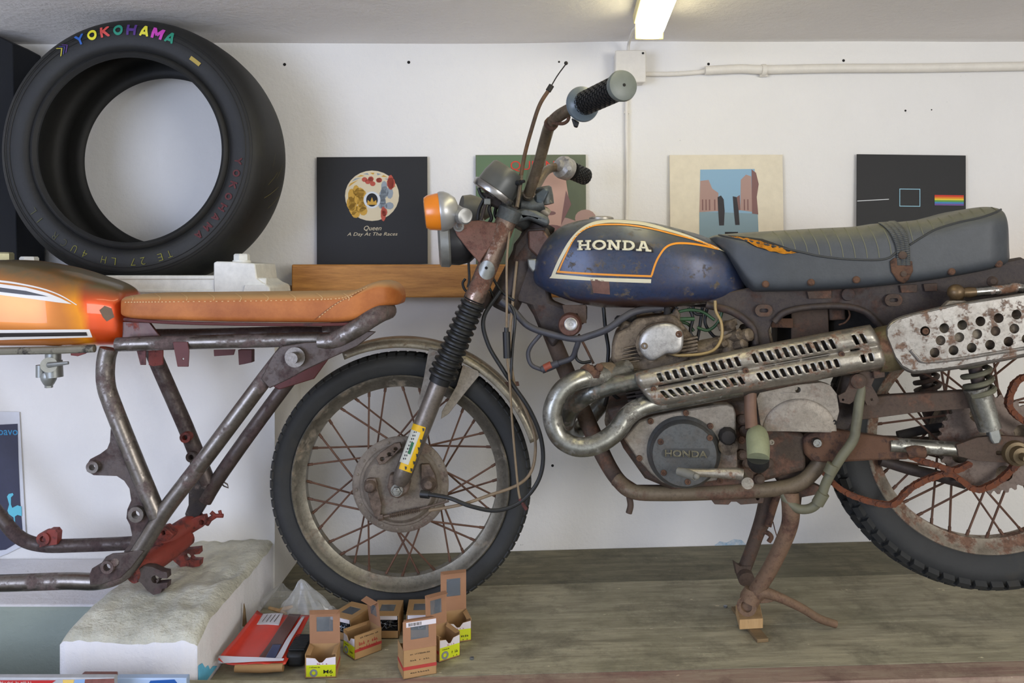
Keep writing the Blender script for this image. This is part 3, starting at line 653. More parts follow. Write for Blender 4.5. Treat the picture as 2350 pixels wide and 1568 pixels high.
q = dpoly(bt, [(-80, 648), (0, 652), (60, 660), (110, 673), (140, 685), (165, 698), (130, 694), (80, 687), (0, 677), (-80, 672)]); q.build('white_stripe', dw, tk)
q = dpoly(bt, [(-80, 656), (0, 660), (60, 668), (112, 681), (60, 677), (0, 670), (-80, 666)], .0018); q.build('black_stripe', dk, tk)
q = dpoly(bt, [(-80, 758), (0, 757), (205, 756), (212, 774), (100, 777), (0, 780), (-80, 781)]); q.build('white_stripe', dw, tk)
q = dpoly(bt, [(-80, 765), (0, 764), (198, 762), (201, 770), (0, 773), (-80, 774)], .0018); q.build('black_stripe', dk, tk)
q = dpoly(bt, [(228, 712), (240, 702), (256, 708), (262, 728), (245, 738), (236, 728)], .001); q.build('bare_patch', M('bare_patch', (120, 102, 84), rough=.7), tk)
mb = MB(); mb.tube([O(x, y, .085) for x, y in ((-150, 812), (0, 806), (120, 804), (217, 800))], .0085, 10); mb.build('seam_flange', M('chipped_flange', (120, 116, 100), rough=.6, rust=.4, rustcol=(60, 56, 50), rs=25), tk)
# fuel tap
q = MB(); p = O(122, 812, .06); q.cyl(p+Vector((0, 0, .01)), O(122, 835, .06), .0155, 18); q.cyl(O(122, 828, .06), O(124, 866, .06), .018, 18); q.lathe(O(112, 885, .06), (0, 0, 1), [(0, .008), (.004, .011), (.012, .015), (.02, .0165), (.028, .014)], 18); q.cyl(O(112, 890, .06), O(112, 882, .06), .008, 6)
q.cyl(O(94, 838, .06), O(94, 866, .06), .010, 12); q.build('fuel_tap', m_zinc, ob)
q = MB(); q.cyl(O(112, 838, .07), O(112, 838, .088), .016, 20); q.tube([O(112, 838, .088), O(130, 836, .092), O(157, 833, .09)], [.006, .005, .0035], 10); q.build('tap_lever', m_zinc, ob)
# seat
seat = body(O, [(262, 705), (266, 690), (280, 680), (320, 676), (500, 674), (700, 672), (790, 670), (815, 664), (842, 652), (868, 645), (890, 650), (906, 663), (914, 680)],
            [(262, 712), (268, 724), (290, 731), (350, 736), (600, 741), (760, 742), (810, 738), (840, 728), (875, 708), (895, 703), (905, 702), (910, 698), (914, 690)],
            [(262, .04), (275, .085), (320, .105), (600, .115), (800, .115), (880, .10), (905, .07), (914, .03)], .09, power=lambda s: .42 if s > 0 else .3, ns=80, seg=48)
for i, p in enumerate(seat.v):            # padded rolls across the top
    px = VX+(p.x)/p.y*FPX
    if p.z > CZ-.03 and 290 < px < 790: p.z += .0035*abs(math.sin((px-265)/62*PI))
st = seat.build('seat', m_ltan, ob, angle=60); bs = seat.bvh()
m_thread = flat('pale_thread', (206, 170, 120), .8)
for k in range(9):
    x = 300+k*62; q = ribbon(bs, [(x-8, 674), (x, 679), (x+6, 684), (x+4, 690)], 1.6, n=3); q.build('roll_seam', m_thread, st)
def stitches(bvh, pts, step, w, name, mat, par, eps=.0012):
    P = spline([Vector((x, y, 0)) for x, y in pts], 16); q = MB(); acc = 0
    for a, b in zip(P, P[1:]):
        acc += (b-a).length
        if acc > step:
            acc = 0; t = (b-a).normalized()*step*.33; ribbon(bvh, [(b.x-t.x, b.y-t.y), (b.x+t.x, b.y+t.y)], w, eps, n=0, mb=q)
    o = q.build(name, mat, par); o['kind'] = 'stuff'; return o
stitches(bs, [(282, 694), (400, 693), (600, 691), (760, 687), (800, 680), (828, 668), (845, 658)], 6, 1.8, 'stitching', m_thread, st)
stitches(bs, [(728, 732), (760, 706), (785, 690), (810, 680)], 6, 1.8, 'stitching', m_thread, st)
q = ribbon(bs, [(722, 734), (755, 708), (780, 692), (806, 681), (835, 664)], 2.2, n=5); q.build('seam', flat('leather_seam', (134, 78, 40)), st)
# seat pan
q = MB(); q.tube([O(x, y, v) for x, y, v in ((285, 733, .09), (400, 741, .1), (600, 745, .105), (760, 745, .105), (820, 741, .1), (850, 726, .095), (890, 704, .08))], .0035, 8, n=4); q.build('seat_pan_edge', m_redd, ob)
# tubes
def otube(name, pts, r, mat=m_bare, n=6, seg=16): return tb(O, pts, r, n, seg).build(name, mat, ob)
v1, v2 = .085, -.085
otube('upper_rail', [(268, 791, v1), (400, 787, v1), (600, 782, v1), (700, 779, v1), (750, 779, v1)], .0148)
otube('upper_rail', [(745, 764, v2), (640, 764, v2), (480, 768, v2), (320, 770, v2)], .0145, m_bare2)
otube('tail_hoop', [(735, 786, .092), (770, 781, .098), (812, 758, .104), (848, 734, .104), (874, 719, .09), (888, 714, .05), (890, 713, 0), (886, 712, -.05), (862, 722, -.085), (800, 748, v2), (745, 764, v2)], .0190)
otube('seat_stay', [(250, 800, v1), (243, 830, v1), (243, 880, v1), (258, 930, v1), (310, 1060, v1), (362, 1186, v1)], .0185)
otube('seat_stay', [(345, 790, v2), (360, 830, v2), (395, 910, v2), (430, 990, v2), (478, 1110, v2)], .0175, m_bare2)
otube('rear_stay', [(662, 800, v1), (600, 880, v1), (480, 1040, v1), (380, 1170, v1), (330, 1250, v1), (285, 1312, v1), (230, 1334, v1), (150, 1334, v1), (0, 1339, v1), (-200, 1343, v1)], .0175, m_bare)
otube('rear_stay', [(720, 800, v2), (660, 878, v2), (570, 1000, v2), (500, 1100, v2), (470, 1150, v2)], .0165, m_bare2)
otube('lower_rail', [(-215, 810, v2), (-205, 900, v2), (-150, 1000, v2), (-60, 1110, v2), (0, 1185, v2), (45, 1234, v2), (100, 1252, v2), (180, 1252, v2), (300, 1247, v2), (400, 1240, v2)], .0155, m_bare2)
def oplate(name, pts, v, th, mat, holes=(), bev=.002): return pl(O, pts, v, th, holes).build(name, mat, ob, bevel=bev)
oplate('shock_mount', [(598, 870), (628, 812), (645, 795), (700, 786), (790, 782), (840, 760), (862, 762), (820, 795), (760, 822), (700, 850), (664, 870), (618, 892)], .108, .012, m_bare2)
q = MB(); p = O(680, 819, .108); q.cyl(p, p-Vector((0, .012, 0)), .021, 20); q.cyl(p-Vector((0, .012, 0)), p-Vector((0, .035, 0)), .012, 16); q.build('shock_stud', m_bare, ob)
oplate('shock_mount', [(622, 885), (700, 850), (760, 815), (720, 870), (640, 895)], -.05, .01, m_redd)
oplate('pivot_gusset', [(262, 968), (254, 985), (252, 1015), (246, 1030), (230, 1042), (207, 1054), (198, 1068), (199, 1082), (215, 1091), (268, 1093), (285, 1104), (297, 1122), (301, 1149), (292, 1170), (290, 1190), (298, 1205), (303, 1228), (298, 1248), (284, 1267), (305, 1285), (330, 1262), (357, 1212), (366, 1188), (345, 1150), (319, 1100), (290, 1040), (271, 1000)], v1+.004, .008, m_bare2,
       [c2(211, 1073, 7, 14), c2(311, 1182, 9, 16)])
q = MB()
for x, y, ro, ri in ((211, 1073, 14, 7), (311, 1182, 18, 9)):
    a = O(x, y, v1+.016); d = O.N; s = O.scale(x, y, v1); q.lathe(a, -d, [(0, ro*s), (.02, ro*s), (.02, ri*s), (0, ri*s)], 24, closed=True)
q.build('pivot_bush', m_bare, ob)
oplate('engine_lug', [(204, 1321), (210, 1306), (233, 1292), (242, 1279), (256, 1272), (285, 1270), (320, 1262), (330, 1266), (300, 1305), (277, 1327), (235, 1342), (206, 1343)], v1+.018, .008, m_bare2, [c2(245, 1303, 8, 14)])
q = MB(); a = O(245, 1303, v1+.026); s = O.scale(245, 1303); q.lathe(a, -O.N, [(0, 14*s), (.016, 14*s), (.016, 8*s), (0, 8*s)], 20, closed=True); q.cyl(O(263, 1291, v1+.022), O(263, 1291, v1+.01), .008, 12); q.build('lug_bush', m_bare, ob)
# red cross member and forked lugs
q = MB(); q.tube([O(300, 1318, .07), O(345, 1290, .03), O(385, 1262, -.02), (O(430, 1230, -.07))], [.022, .026, .026, .022], 18); q.build('cross_tube', m_red, ob)
q = MB(); q.tube([O(355, 1262, .0), O(385, 1238, -.03), O(425, 1210, -.07), O(462, 1185, -.1)], [.02, .024, .022, .018], 16); q.build('cross_tube', m_red, ob)
oplate('footrest_lug', [(300, 1318), (330, 1300), (350, 1302), (372, 1312), (383, 1314), (384, 1328), (366, 1327), (358, 1332), (360, 1340), (384, 1338), (383, 1350), (372, 1352), (368, 1362), (352, 1366), (338, 1356), (325, 1340)], .075, .02, m_bare2, [c2(356, 1330, 9, 16)])
oplate('footrest_lug', [(380, 1262), (410, 1255), (430, 1262), (457, 1259), (458, 1272), (442, 1274), (436, 1280), (442, 1286), (460, 1286), (458, 1300), (442, 1303), (440, 1310), (424, 1311), (412, 1300), (396, 1286)], -.085, .02, m_red, [c2(430, 1279, 8, 16)])
oplate('rear_gusset', [(436, 1030), (448, 1060), (470, 1105), (492, 1108), (488, 1130), (470, 1165), (455, 1190), (430, 1205), (424, 1180), (432, 1160), (432, 1140)], v2+.012, .012, m_blkp)
for x, y, ro, ri in ((424, 1005, 12, 6), (438, 1050, 12, 6)):
    a = O(x, y, v2+.03); s = O.scale(x, y, v2); MB().lathe(a, -O.N, [(0, ro*s), (.03, ro*s), (.03, ri*s), (0, ri*s)], 18, closed=True).build('tube_boss', m_red if y < 1020 else m_bare2, ob)
oplate('pivot_lug', [(392, 1215), (420, 1200), (452, 1186), (470, 1183), (474, 1198), (465, 1210), (440, 1225), (410, 1232)], v2+.02, .016, m_red, [c2(462, 1200, 6, 12)])
q = MB(); q.tube([O(474, 1204, v2+.01), O(482, 1192, v2+.01), O(494, 1184, v2+.01)], .006, 8); q.tube([O(484, 1176, v2+.01), O(494, 1184, v2+.01), O(512, 1184, v2+.01)], .005, 8); q.cyl(O(504, 1172, v2+.01), O(506, 1180, v2+.01), .004, 8); q.build('stand_stop', m_red, ob)
q = MB(); q.tube([O(508, 1103, v2), O(522, 1112, v2), O(524, 1120, v2), O(514, 1116, v2), O(506, 1108, v2)], .0016, 6); q.build('wire_hook', m_bare2, ob)
oplate('cross_bracket', [(360, 1215), (378, 1210), (398, 1228), (390, 1240), (372, 1244), (358, 1236)], .02, .03, m_red, [c2(374, 1224, 5, 12)])
# small hanging tabs
oplate('tab', [(313, 804), (334, 804), (334, 838), (322, 838)], v1-.01, .003, m_redd, bev=.0008)
oplate('tab', [(340, 804), (374, 804), (374, 838), (350, 841), (341, 838)], v2+.04, .004, m_red, bev=.0008)
oplate('tab', [(396, 785), (430, 785), (434, 806), (432, 842), (407, 842), (400, 806)], v1+.018, .003, m_redd, [c2(420, 824, 2.4, 10)], bev=.0008)
oplate('tab', [(490, 803), (540, 802), (536, 815), (491, 818)], v2+.03, .003, m_redd, bev=.0008)
oplate('tab', [(546, 803), (578, 803), (578, 832), (560, 836), (548, 838)], v2+.02, .02, m_redd, bev=.0008)
oplate('tab', [(161, 806), (205, 804), (196, 812), (178, 818), (162, 816)], v1-.03, .003, m_red, bev=.0008)
q = MB(); a = O(98, 1238, v2+.025); s = O.scale(98, 1238, v2); q.lathe(a, -O.N, [(0, 15*s), (.03, 15*s), (.03, 7*s), (0, 7*s)], 18, closed=True); q.plate([O(x, y, v2+.02) for x, y in ((100, 1228), (112, 1216), (126, 1216), (132, 1224), (130, 1250), (90, 1256))], (0, .02, 0)); q.build('mount_lug', m_red, ob)
oplate('side_cover_plate', [(272, 738), (345, 741), (368, 772), (278, 776)], .05, .006, M('scorched_plate', (74, 42, 36), metal=.4, rough=.35, rust=.3, rustcol=(150, 60, 40)))
# ================================================================ the blue motorcycle
SL = -.1457
B = Frame((-.2625, 1.927, 0), SL)
FW = Frame((-.2625, 1.927, 0), .03)
bk = thing('motorcycle', (.4, 1.84, ZP), 'rusty blue motorcycle with torn grey seat propped on its centre stand on the planks', 'motorcycle')
m_rust = M('rusted_steel', (82, 66, 56), metal=.15, rough=.75, rust=.4, rustcol=(100, 68, 48), rs=16, bump=.35, bs=90)
m_rustd = M('dark_rusted_steel', (54, 46, 46), metal=.2, rough=.6, rust=.35, rustcol=(70, 48, 38), rs=10, bump=.3, bs=80, dust=.35, dustcol=(110, 96, 78))
m_rusto = M('orange_rust_steel', (96, 68, 50), rough=.85, rust=.45, rustcol=(74, 50, 38), rs=30, bump=.5, bs=120)
m_chain = M('rusted_chain', (104, 58, 34), rough=.9, rust=.45, rustcol=(84, 46, 28), rs=60, bump=.3)
m_chr = M('pitted_chrome', (176, 176, 172), metal=.95, rough=.24, rust=.38, rustcol=(120, 82, 54), rs=28, bump=.12, bs=120)
m_chrr = M('rusty_chrome', (176, 170, 158), metal=.75, rough=.40, rust=.38, rustcol=(120, 88, 64), rs=40, grime=.45, bump=.15, bs=120)
m_pipe = M('exhaust_chrome', (158, 158, 150), metal=.92, rough=.33, rust=.40, rustcol=(98, 92, 82), rs=22, bump=.08)
m_alu = M('oxidised_aluminium', (150, 142, 130), metal=.45, rough=.5, rust=.36, rustcol=(134, 112, 94), rs=8, bump=.2, bs=90)
m_aluw = M('pale_aluminium', (186, 184, 180), metal=.5, rough=.4, rust=.15, rustcol=(150, 136, 120), rs=14)
m_alud = M('grimy_aluminium', (126, 112, 94), metal=.4, rough=.55, rust=.45, rustcol=(84, 70, 54), rs=14, bump=.3)
m_case = M('grey_cover', (92, 94, 94), metal=.5, rough=.45, rust=.12, rustcol=(140, 132, 110), rs=30)
m_blk = M('black_rubber', (24, 25, 26), rough=.5, var=.2, dust=.25, dustcol=(100, 98, 88))
m_tyre = M('aged_tyre', (40, 41, 41), rough=.72, var=.15, bump=.15, bs=120, col2=(58, 53, 44), c2=.33, c2s=7)
m_rim = M('dull_rim', (140, 136, 124), metal=.75, rough=.42, rust=.36, rustcol=(126, 112, 92), rs=14)
m_rimr = M('rusty_rim', (168, 158, 142), metal=.6, rough=.45, rust=.5, rustcol=(118, 84, 62), rs=22)
m_spoke = M('rusty_spoke', (98, 70, 55), metal=.3, rough=.7, var=.25)
m_dk = M('dark_grime', (38, 34, 31), rough=.8, var=.3, bump=.2)
m_hose = M('grey_green_hose', (104, 102, 82), rough=.6, var=.1, col2=(78, 74, 60), c2=.4)
m_vin = M('aged_grey_vinyl', (62, 66, 70), rough=.5, bump=.12, bs=160, dust=.9, dustcol=(116, 114, 94), col2=(52, 56, 62), c2=.4)
def bp_(name, pts, v, th, mat, holes=(), bev=.002, par=None, label=None, fn=B): return pl(fn, pts, v, th, holes).build(name, mat, par or bk, bevel=bev, label=label)
def bt_(name, pts, r, mat, n=6, seg=14, par=None, fn=B, v=None): return tb(fn, pts, r, n, seg, v=v).build(name, mat, par or bk)
def puff(name, pts, v, h, mat, par=None, fn=B, label=None):
    cx = sum(p[0] for p in pts)/len(pts); cy = sum(p[1] for p in pts)/len(pts); q = MB(); R_ = []
    for s, z in ((1, -.004), (1, h*.45), (.985, h*.66), (.95, h*.82), (.88, h*.92), (.7, h*.98), (.4, h), (.02, h)): R_.append([fn(cx+(x-cx)*s, cy+(y-cy)*s, v+z) for x, y in pts])
    q.rings(R_); return q.build(name, mat, par or bk, label=label, angle=60)
def screw_(px, py, v, r, mat, par=None, fn=B, name='screw', h=.004):
    p = fn(px, py, v); s = r*fn.scale(px, py, v); q = MB(); q.lathe(p, fn.N, [(-.002, s), (h*.7, s), (h, s*.8), (h, s*.45), (h-.002, s*.4)], 16); return q.build(name, mat, par or bk)

def wheel(c, fr, Rt, tw, Rr, Ri, nsp, hubr, mt, mr, knobs, hubv, phase=0., cross=34):
    N = fr.N; U = fr.U; Z = Vector((0, 0, 1))
    def P(r, a, v): return c+U*(r*math.cos(a))+Z*(r*math.sin(a))+N*v
    h = Rt-Rr; q = MB()
    prof = [(-tw*.62, Rr-.006), (-tw*.75, Rr+.004), (-tw, Rr+h*.4), (-tw*.98, Rr+h*.6), (-tw*.8, Rr+h*.85), (-tw*.45, Rt-.004), (0, Rt), (tw*.45, Rt-.004), (tw*.8, Rr+h*.85), (tw*.98, Rr+h*.6), (tw, Rr+h*.4), (tw*.75, Rr+.004), (tw*.62, Rr-.006), (0, Rr-.01)]
    q.lathe(c, N, prof, 120, closed=True)
    if knobs:
        for k in range(knobs):
            a = 2*PI*k/knobs; d = 2*PI/knobs
            for v, r0, dv, da, sh in ((0, Rt, .011, .30, 0), (tw*.52, Rt-.005, .009, .32, .5), (-tw*.52, Rt-.005, .009, .32, .5), (tw*.86, Rr+h*.80, .008, .34, 0), (-tw*.86, Rr+h*.80, .008, .34, 0)):
                aa = a+d*sh; T = (U*-math.sin(aa)+Z*math.cos(aa)); R = (U*math.cos(aa)+Z*math.sin(aa)); tilt = v/tw*.9
                Rn = (R*math.cos(tilt)+N*math.sin(tilt)).normalized(); Nn = (N*math.cos(tilt)-R*math.sin(tilt)).normalized()
                q.box(c+R*r0+N*v+Rn*.002, (da*d*Rt, .0065, dv), T, Rn, Nn)
    else:
        for k in range(84):
            a = 2*PI*k/84; R = (U*math.cos(a)+Z*math.sin(a)); T = (U*-math.sin(a)+Z*math.cos(a))
            for s in (-1, 1):
                for v, r0, dv in ((tw*.70*s, Rr+h*.885, .007), (tw*.3*s, Rt-.0035, .007)):
                    tilt = v/tw*.8; Rn = (R*math.cos(tilt)+N*math.sin(tilt)); Nn = (N*math.cos(tilt)-R*math.sin(tilt))
                    q.box(c+R*r0+N*v, (.0088, .0016, dv), T, Rn, Nn)
    ty_ = q.build('tyre', mt, bk, angle=50)
    q = MB(); q.lathe(c, N, [(-.033, Rr), (-.036, Rr-.003), (-.029, Rr-.010), (-.022, Rr-.014), (-.012, Ri), (.012, Ri), (.022, Rr-.014), (.029, Rr-.010), (.036, Rr-.003), (.033, Rr), (.02, Rr-.012), (-.02, Rr-.012)], 120, closed=True)
    rim = q.build('rim', mr, bk, angle=50)
    sps = []
    for k in range(nsp):
        a = 2*PI*k/nsp+phase; side = 1 if k % 2 else -1; dr = 1 if (k//2) % 2 else -1
        ah = a+dr*math.radians(cross); q = MB(); p0 = P(Ri+.002, a, side*.003); p1 = P(hubr, ah, side*hubv)
        q.tube([p1, p0], .0024, 6); d = (p1-p0).normalized(); q.cyl(p0, p0+d*.014, .0034, 8); q.build('spoke', m_spoke, rim)
    return P, ty_, rim
# ---- front wheel
fc = FW(923, 1103, 0)
P, ft, fr_ = wheel(fc, FW, .309, .037, .2565, .2265, 36, .094, m_tyre, m_rim, 0, .032)
q = MB(); q.lathe(fc, FW.N, [(-.05, .02), (-.045, .06), (-.035, .098), (-.028, .098), (-.026, .06), (.02, .06), (.026, .112), (.036, .113), (.04, .108), (.041, .096), (.044, .093), (.048, .05), (.052, .02)], 64)
m_hub = M('brown_grime_alloy', (128, 118, 106), metal=.3, rough=.65, rust=.4, rustcol=(108, 90, 78), rs=12, bump=.25)
hub = q.build('hub', m_hub, bk)
q = MB(); q.lathe(fc+FW.N*.044, FW.N, [(0, .088), (.006, .086), (.012, .078), (.013, .03)], 48); 
for k in range(18):
    a = 2*PI*k/18+.1; q2 = P(.103, a, .0405); q.lathe(q2, FW.N, [(-.002, .0035), (.0015, .0035), (.002, .002)], 8)
q.build('brake_panel', m_hub, bk, label='grimy brown brake panel')
m_grm = M('brown_grime', (112, 96, 84), metal=.3, rough=.6, rust=.4, rustcol=(84, 68, 56), rs=20, bump=.3)
q = MB(); fp = FW
q.plate([fp(x, y, .068) for x, y in ((862, 1052), (872, 1040), (905, 1018), (918, 1016), (922, 1028), (906, 1044), (884, 1064), (870, 1068))], -FW.N*.010, [circ(fp, 893, 1043, 4.5, .068, 10), circ(fp, 908, 1031, 4.5, .068, 10), circ(fp, 877, 1054, 5, .068, 10)]); q.build('torque_link', m_grm, bk, bevel=.0015)
q = MB(); q.lathe(fp(852, 1112, .055), FW.N, [(0, .017), (.01, .015), (.022, .014), (.028, .009)], 20); q.plate([fp(x, y, .07) for x, y in ((840, 1100), (862, 1098), (866, 1120), (876, 1160), (872, 1192), (862, 1192), (850, 1160), (842, 1125))], -FW.N*.008); q.build('brake_arm', m_grm, bk, bevel=.0015)
q = MB(); q.lathe(fp(984, 1108, .055), FW.N, [(0, .020), (.012, .018), (.02, .011), (.024, .010)], 18); q.plate([fp(x, y, .066) for x, y in ((966, 1066), (985, 1066), (998, 1090), (1004, 1120), (990, 1132), (968, 1124), (966, 1090))], -FW.N*.014); q.build('speedometer_drive', m_grm, bk, bevel=.002)
q = MB(); q.tube([fp(872, 1188, .068), fp(900, 1182, .068), fp(966, 1168, .068), fp(1030, 1150, .07)], .0028, 8, n=3)
for k in range(16): a = fp(896+k*4.4, 1184-k*.95, .068); q.lathe(a, (1, 0, .2), [(-.0012, .0045), (0, .0062), (.0012, .0045)], 10)
q.lathe(fp(874, 1188, .068), (1, 0, .2), [(-.006, .008), (.006, .008)], 6); q.build('brake_rod_spring', m_grm, bk)
# ---- front fender and stays
m_fend = M('dull_chrome_fender', (160, 152, 134), metal=.75, rough=.36, rust=.30, rustcol=(112, 94, 70), rs=20, bump=.1)
q = MB(); R = []; Rf = .340; c0 = fc+Vector((0, 0, .004))
for k in range(61):
    a = math.radians(114-(114-17)*k/60); ring = []
    for t in range(13):
        s = -1+2*t/12; v = .045*s; r = Rf-.010*abs(s)**3-(.012 if abs(s) == 1 else 0)
        ring.append(c0+FW.U*(r*math.cos(a))+Vector((0, 0, r*math.sin(a)))+FW.N*v)
    R.append(ring)
q.rings(R, closed=False, caps=False); fend = q.build('front_fender', m_fend, bk, solid=.0022, angle=60)
bp_('fender_stay', [(984, 800), (1010, 806), (1000, 860), (978, 920), (964, 938), (958, 930), (972, 870)], .052, .003, m_alu, fn=FW, bev=.0008)
bp_('fender_stay', [(1062, 838), (1098, 852), (1100, 862), (1065, 905), (1030, 950), (1012, 962), (1014, 945), (1048, 885)], .052, .003, m_alu, fn=FW, bev=.0008)
# ---- fork
m_slid = M('dull_fork_slider', (138, 130, 122), metal=.7, rough=.38, rust=.28, rustcol=(104, 90, 80), rs=16)
m_fup = M('rust_speckled_chrome', (150, 130, 116), metal=.8, rough=.3, rust=.46, rustcol=(112, 72, 52), rs=24, bump=.12)
a0, a1, a2, a3 = W(916, 1112, 1.842), W(1012, 868, 1.826), W(1087, 692, 1.815), W(1166, 496, 1.80)
SH = Vector((-.003, .178, 0)); sl = None
for k in (0, 1):
    o_ = SH*k; d = (a1-a0).normalized()
    q = MB(); q.tube([a0+o_, a0+o_+d*.012, a0+o_+d*.03, a1+o_], [.014, .0195, .0208, .0208], 28); 
    if k == 0: sl = q
    sld = q.build('fork_slider', m_slid, bk)
    q = MB(); n = 12; pr = []; Lg = (a2-a1).length
    for i in range(n):
        z = Lg*(i+.15)/n; rr = .0325-.0045*i/n; pr += [(z, rr*.78), (z+Lg*.25/n, rr), (z+Lg*.55/n, rr), (z+Lg*.8/n, rr*.78)]
    q.lathe(a1+o_, a2-a1, [(-.012, .024), (-.006, .0245)]+pr+[(Lg+.004, .0255)], 32); q.build('fork_gaiter', m_blk if k == 0 else m_rustd, bk)
    q = MB(); q.tube([a2+o_, a3+o_], .0232, 28)
    if k == 0: fu = q
    q.build('fork_shroud', m_fup, bk)
q = MB(); q.plate([fp(x, y, .085) for x, y in ((893, 1090), (935, 1090), (942, 1110), (936, 1132), (915, 1146), (895, 1140), (888, 1120))], -FW.N*.03); q.build('axle_lug', m_grm, bk, bevel=.005)
q = MB(); p = fp(911, 1125, .085); q.cyl(p, p+FW.N*.003, .014, 24); q.bolt(p+FW.N*.003, FW.N, .0115, .009); q.cyl(p, p+FW.N*.018, .0055, 14); q.build('axle_nut', m_chr, bk)
bsl = sl.bvh(); m_yel = flat('sticker_yellow', (222, 176, 20), .5)
q = dpoly(bsl, [(949, 972), (977, 981), (944, 1086), (916, 1076)], size=5); stk = q.build('yellow_sticker', m_yel, bk, label='yellow and white warning sticker on the fork leg')
dpoly(bsl, [(945, 986), (965, 993), (937, 1067), (918, 1060)], .0014, 4).build('white_panel', flat('sticker_white', (196, 196, 182)), stk)
dpoly(bsl, [(945, 1014), (951, 1016), (942, 1043), (936, 1041)], .0018, 4).build('green_bar', flat('sticker_green', (36, 104, 62)), stk)
q = MB()
for k in range(9):
    a = -38+k*8.6; x, y = 941-a*.36, 1026+a*.88
    for dx in (-2.5, 1.5): dpoly(bsl, [(x+dx-1.3, y-2.6), (x+dx+1.2, y-2.0), (x+dx+.8, y+(2 if k % 3 else 0)), (x+dx-1.6, y+1.6)], .0018, 4, mb=q)
q.build('worn_print', dk, stk)
q = MB()
for x, y in ((972, 986), (966, 1012), (961, 1030), (957, 1045), (950, 1062), (944, 1078), (932, 1074)): dpoly(bsl, [(x-3, y-4), (x+2, y-3), (x+1, y+3), (x-2, y+4)], .0016, 4, mb=q)
q.build('worn_print', flat('sticker_ink', (60, 62, 60)), stk)
bfu = fu.bvh(); dpoly(bfu, c2(1117, 620, 18, 20, 22), .0012, 5).build('reflector_plate', m_zinc, bk); dpoly(bfu, c2(1116, 615, 3.5, 10), .0016, 5).build('reflector_hole', m_dark, bk)
# ---- yokes, steering head
m_yoke = M('oxidised_yoke', (92, 98, 100), metal=.5, rough=.5, rust=.25, rustcol=(140, 136, 112), rs=24, bump=.2)
q = MB(); sd = (a3-a2).normalized(); pp = a3+sd*.002
q.lathe(a3-sd*.010, sd, [(0, .026), (.026, .027), (.031, .022)], 28); q.lathe(a3-sd*.010+SH, sd, [(0, .026), (.026, .027), (.031, .022)], 28)
q.tube([a3+sd*.005, a3+Vector((.03, .05, -.004)), a3+Vector((.038, .09, -.006)), a3+Vector((.03, .135, -.004)), a3+SH+sd*.005], [.018, .02, .026, .02, .018], 14)
yo = q.build('top_yoke', m_yoke, bk, bevel=.0)
q = MB(); q.plate([W(x, y, 1.80) for x, y in ((1172, 486), (1200, 478), (1232, 484), (1258, 498), (1263, 510), (1256, 520), (1238, 512), (1215, 502), (1190, 510), (1172, 512))], (0, .16, 0)); q.build('yoke_cover', m_yoke, bk, bevel=.006)
q = MB(); q.lathe(W(1246, 524, 1.885), W(1262, 492, 1.885)-W(1246, 524, 1.885), [(-.006, .025), (.006, .027), (.012, .025)], 24); q.build('head_nut', m_dk, bk)
hb = Vector((W(1240, 520, 1.885))); hd = (hb-W(1150, 712, 1.885)).normalized()
q = MB(); q.lathe(W(1150, 712, 1.885), hd, [(0, .02), (.01, .036), (.03, .037), (.18, .034), (.215, .034)], 28); 
q.build('steering_head', m_rustd, bk)
bp_('neck_gusset', [(1178, 560), (1205, 525), (1255, 520), (1270, 560), (1255, 640), (1262, 690), (1300, 705), (1345, 700), (1345, 742), (1300, 760), (1268, 800), (1238, 760), (1214, 700), (1180, 690), (1162, 660)], .03, .06, m_rustd, bev=.008)
bp_('neck_plate', [(1210, 530), (1248, 528), (1262, 548), (1285, 575), (1270, 600), (1232, 590), (1212, 570)], .036, .008, M('brown_neck', (104, 76, 66), metal=.3, rough=.45, rust=.3), bev=.006)
bp_('tank_rubber', [(1209, 594), (1232, 594), (1234, 618), (1222, 626), (1212, 612)], .05, .03, m_zinc, bev=.004)
q = MB(); q.tube([a2+Vector((.0, 0, .006)), a2+Vector((.02, .05, 0)), a2+Vector((.022, .11, 0)), a2+SH+Vector((0, 0, .006))], [.026, .02, .02, .026], 14, n=3); q.build('bottom_yoke', m_rustd, bk)
# lower clutter below the yoke
for pts in (((1120, 655, 0.02), (1138, 690, .03), (1160, 704, .03), (1172, 690, .03)), ((1075, 596, -.05), (1077, 640, -.05), (1074, 660, -.05)), ((1068, 640, -.05), (1062, 650, -.05), (1066, 664, -.05), (1075, 672, -.05)), ((1132, 640, .03), (1150, 668, .04), (1180, 690, .05))):
    bt_('loose_wire', pts, .0032, m_blk)
# ---- headlamp remains: rim, dark shell, rusty ear, indicators, speedometer
q = MB(); ca = W(1010, 556, 1.84); q.lathe(ca, (1, .10, .06), [(-.004, .050), (0, .0565), (.018, .0585), (.022, .055)], 40); q.build('headlamp_rim', m_zinc, bk)
q = MB(); q.lathe(ca+Vector((.02, .002, .001)), (1, .10, .06), [(0, .053), (.02, .055), (.045, .050), (.062, .036), (.07, .012)], 36); q.build('headlamp_shell', M('black_shell', (30, 30, 32), rough=.4, dust=.3), bk)
q = MB(); q.plate([W(x, y, 1.785) for x, y in ((1040, 520), (1060, 508), (1100, 506), (1140, 512), (1138, 545), (1112, 585), (1100, 604), (1075, 575), (1048, 540))], (0, .008, 0)); q.build('headlamp_ear', M('rusted_ear', (118, 80, 68), metal=.3, rough=.5, rust=.4, rustcol=(104, 66, 54), rs=30, bump=.2), bk, bevel=.002)
q = MB(); q.plate([W(x, y, 1.95) for x, y in ((1040, 520), (1060, 508), (1140, 512), (1112, 585), (1100, 604), (1075, 575))], (0, .005, 0)); q.build('headlamp_ear', m_rustd, bk)
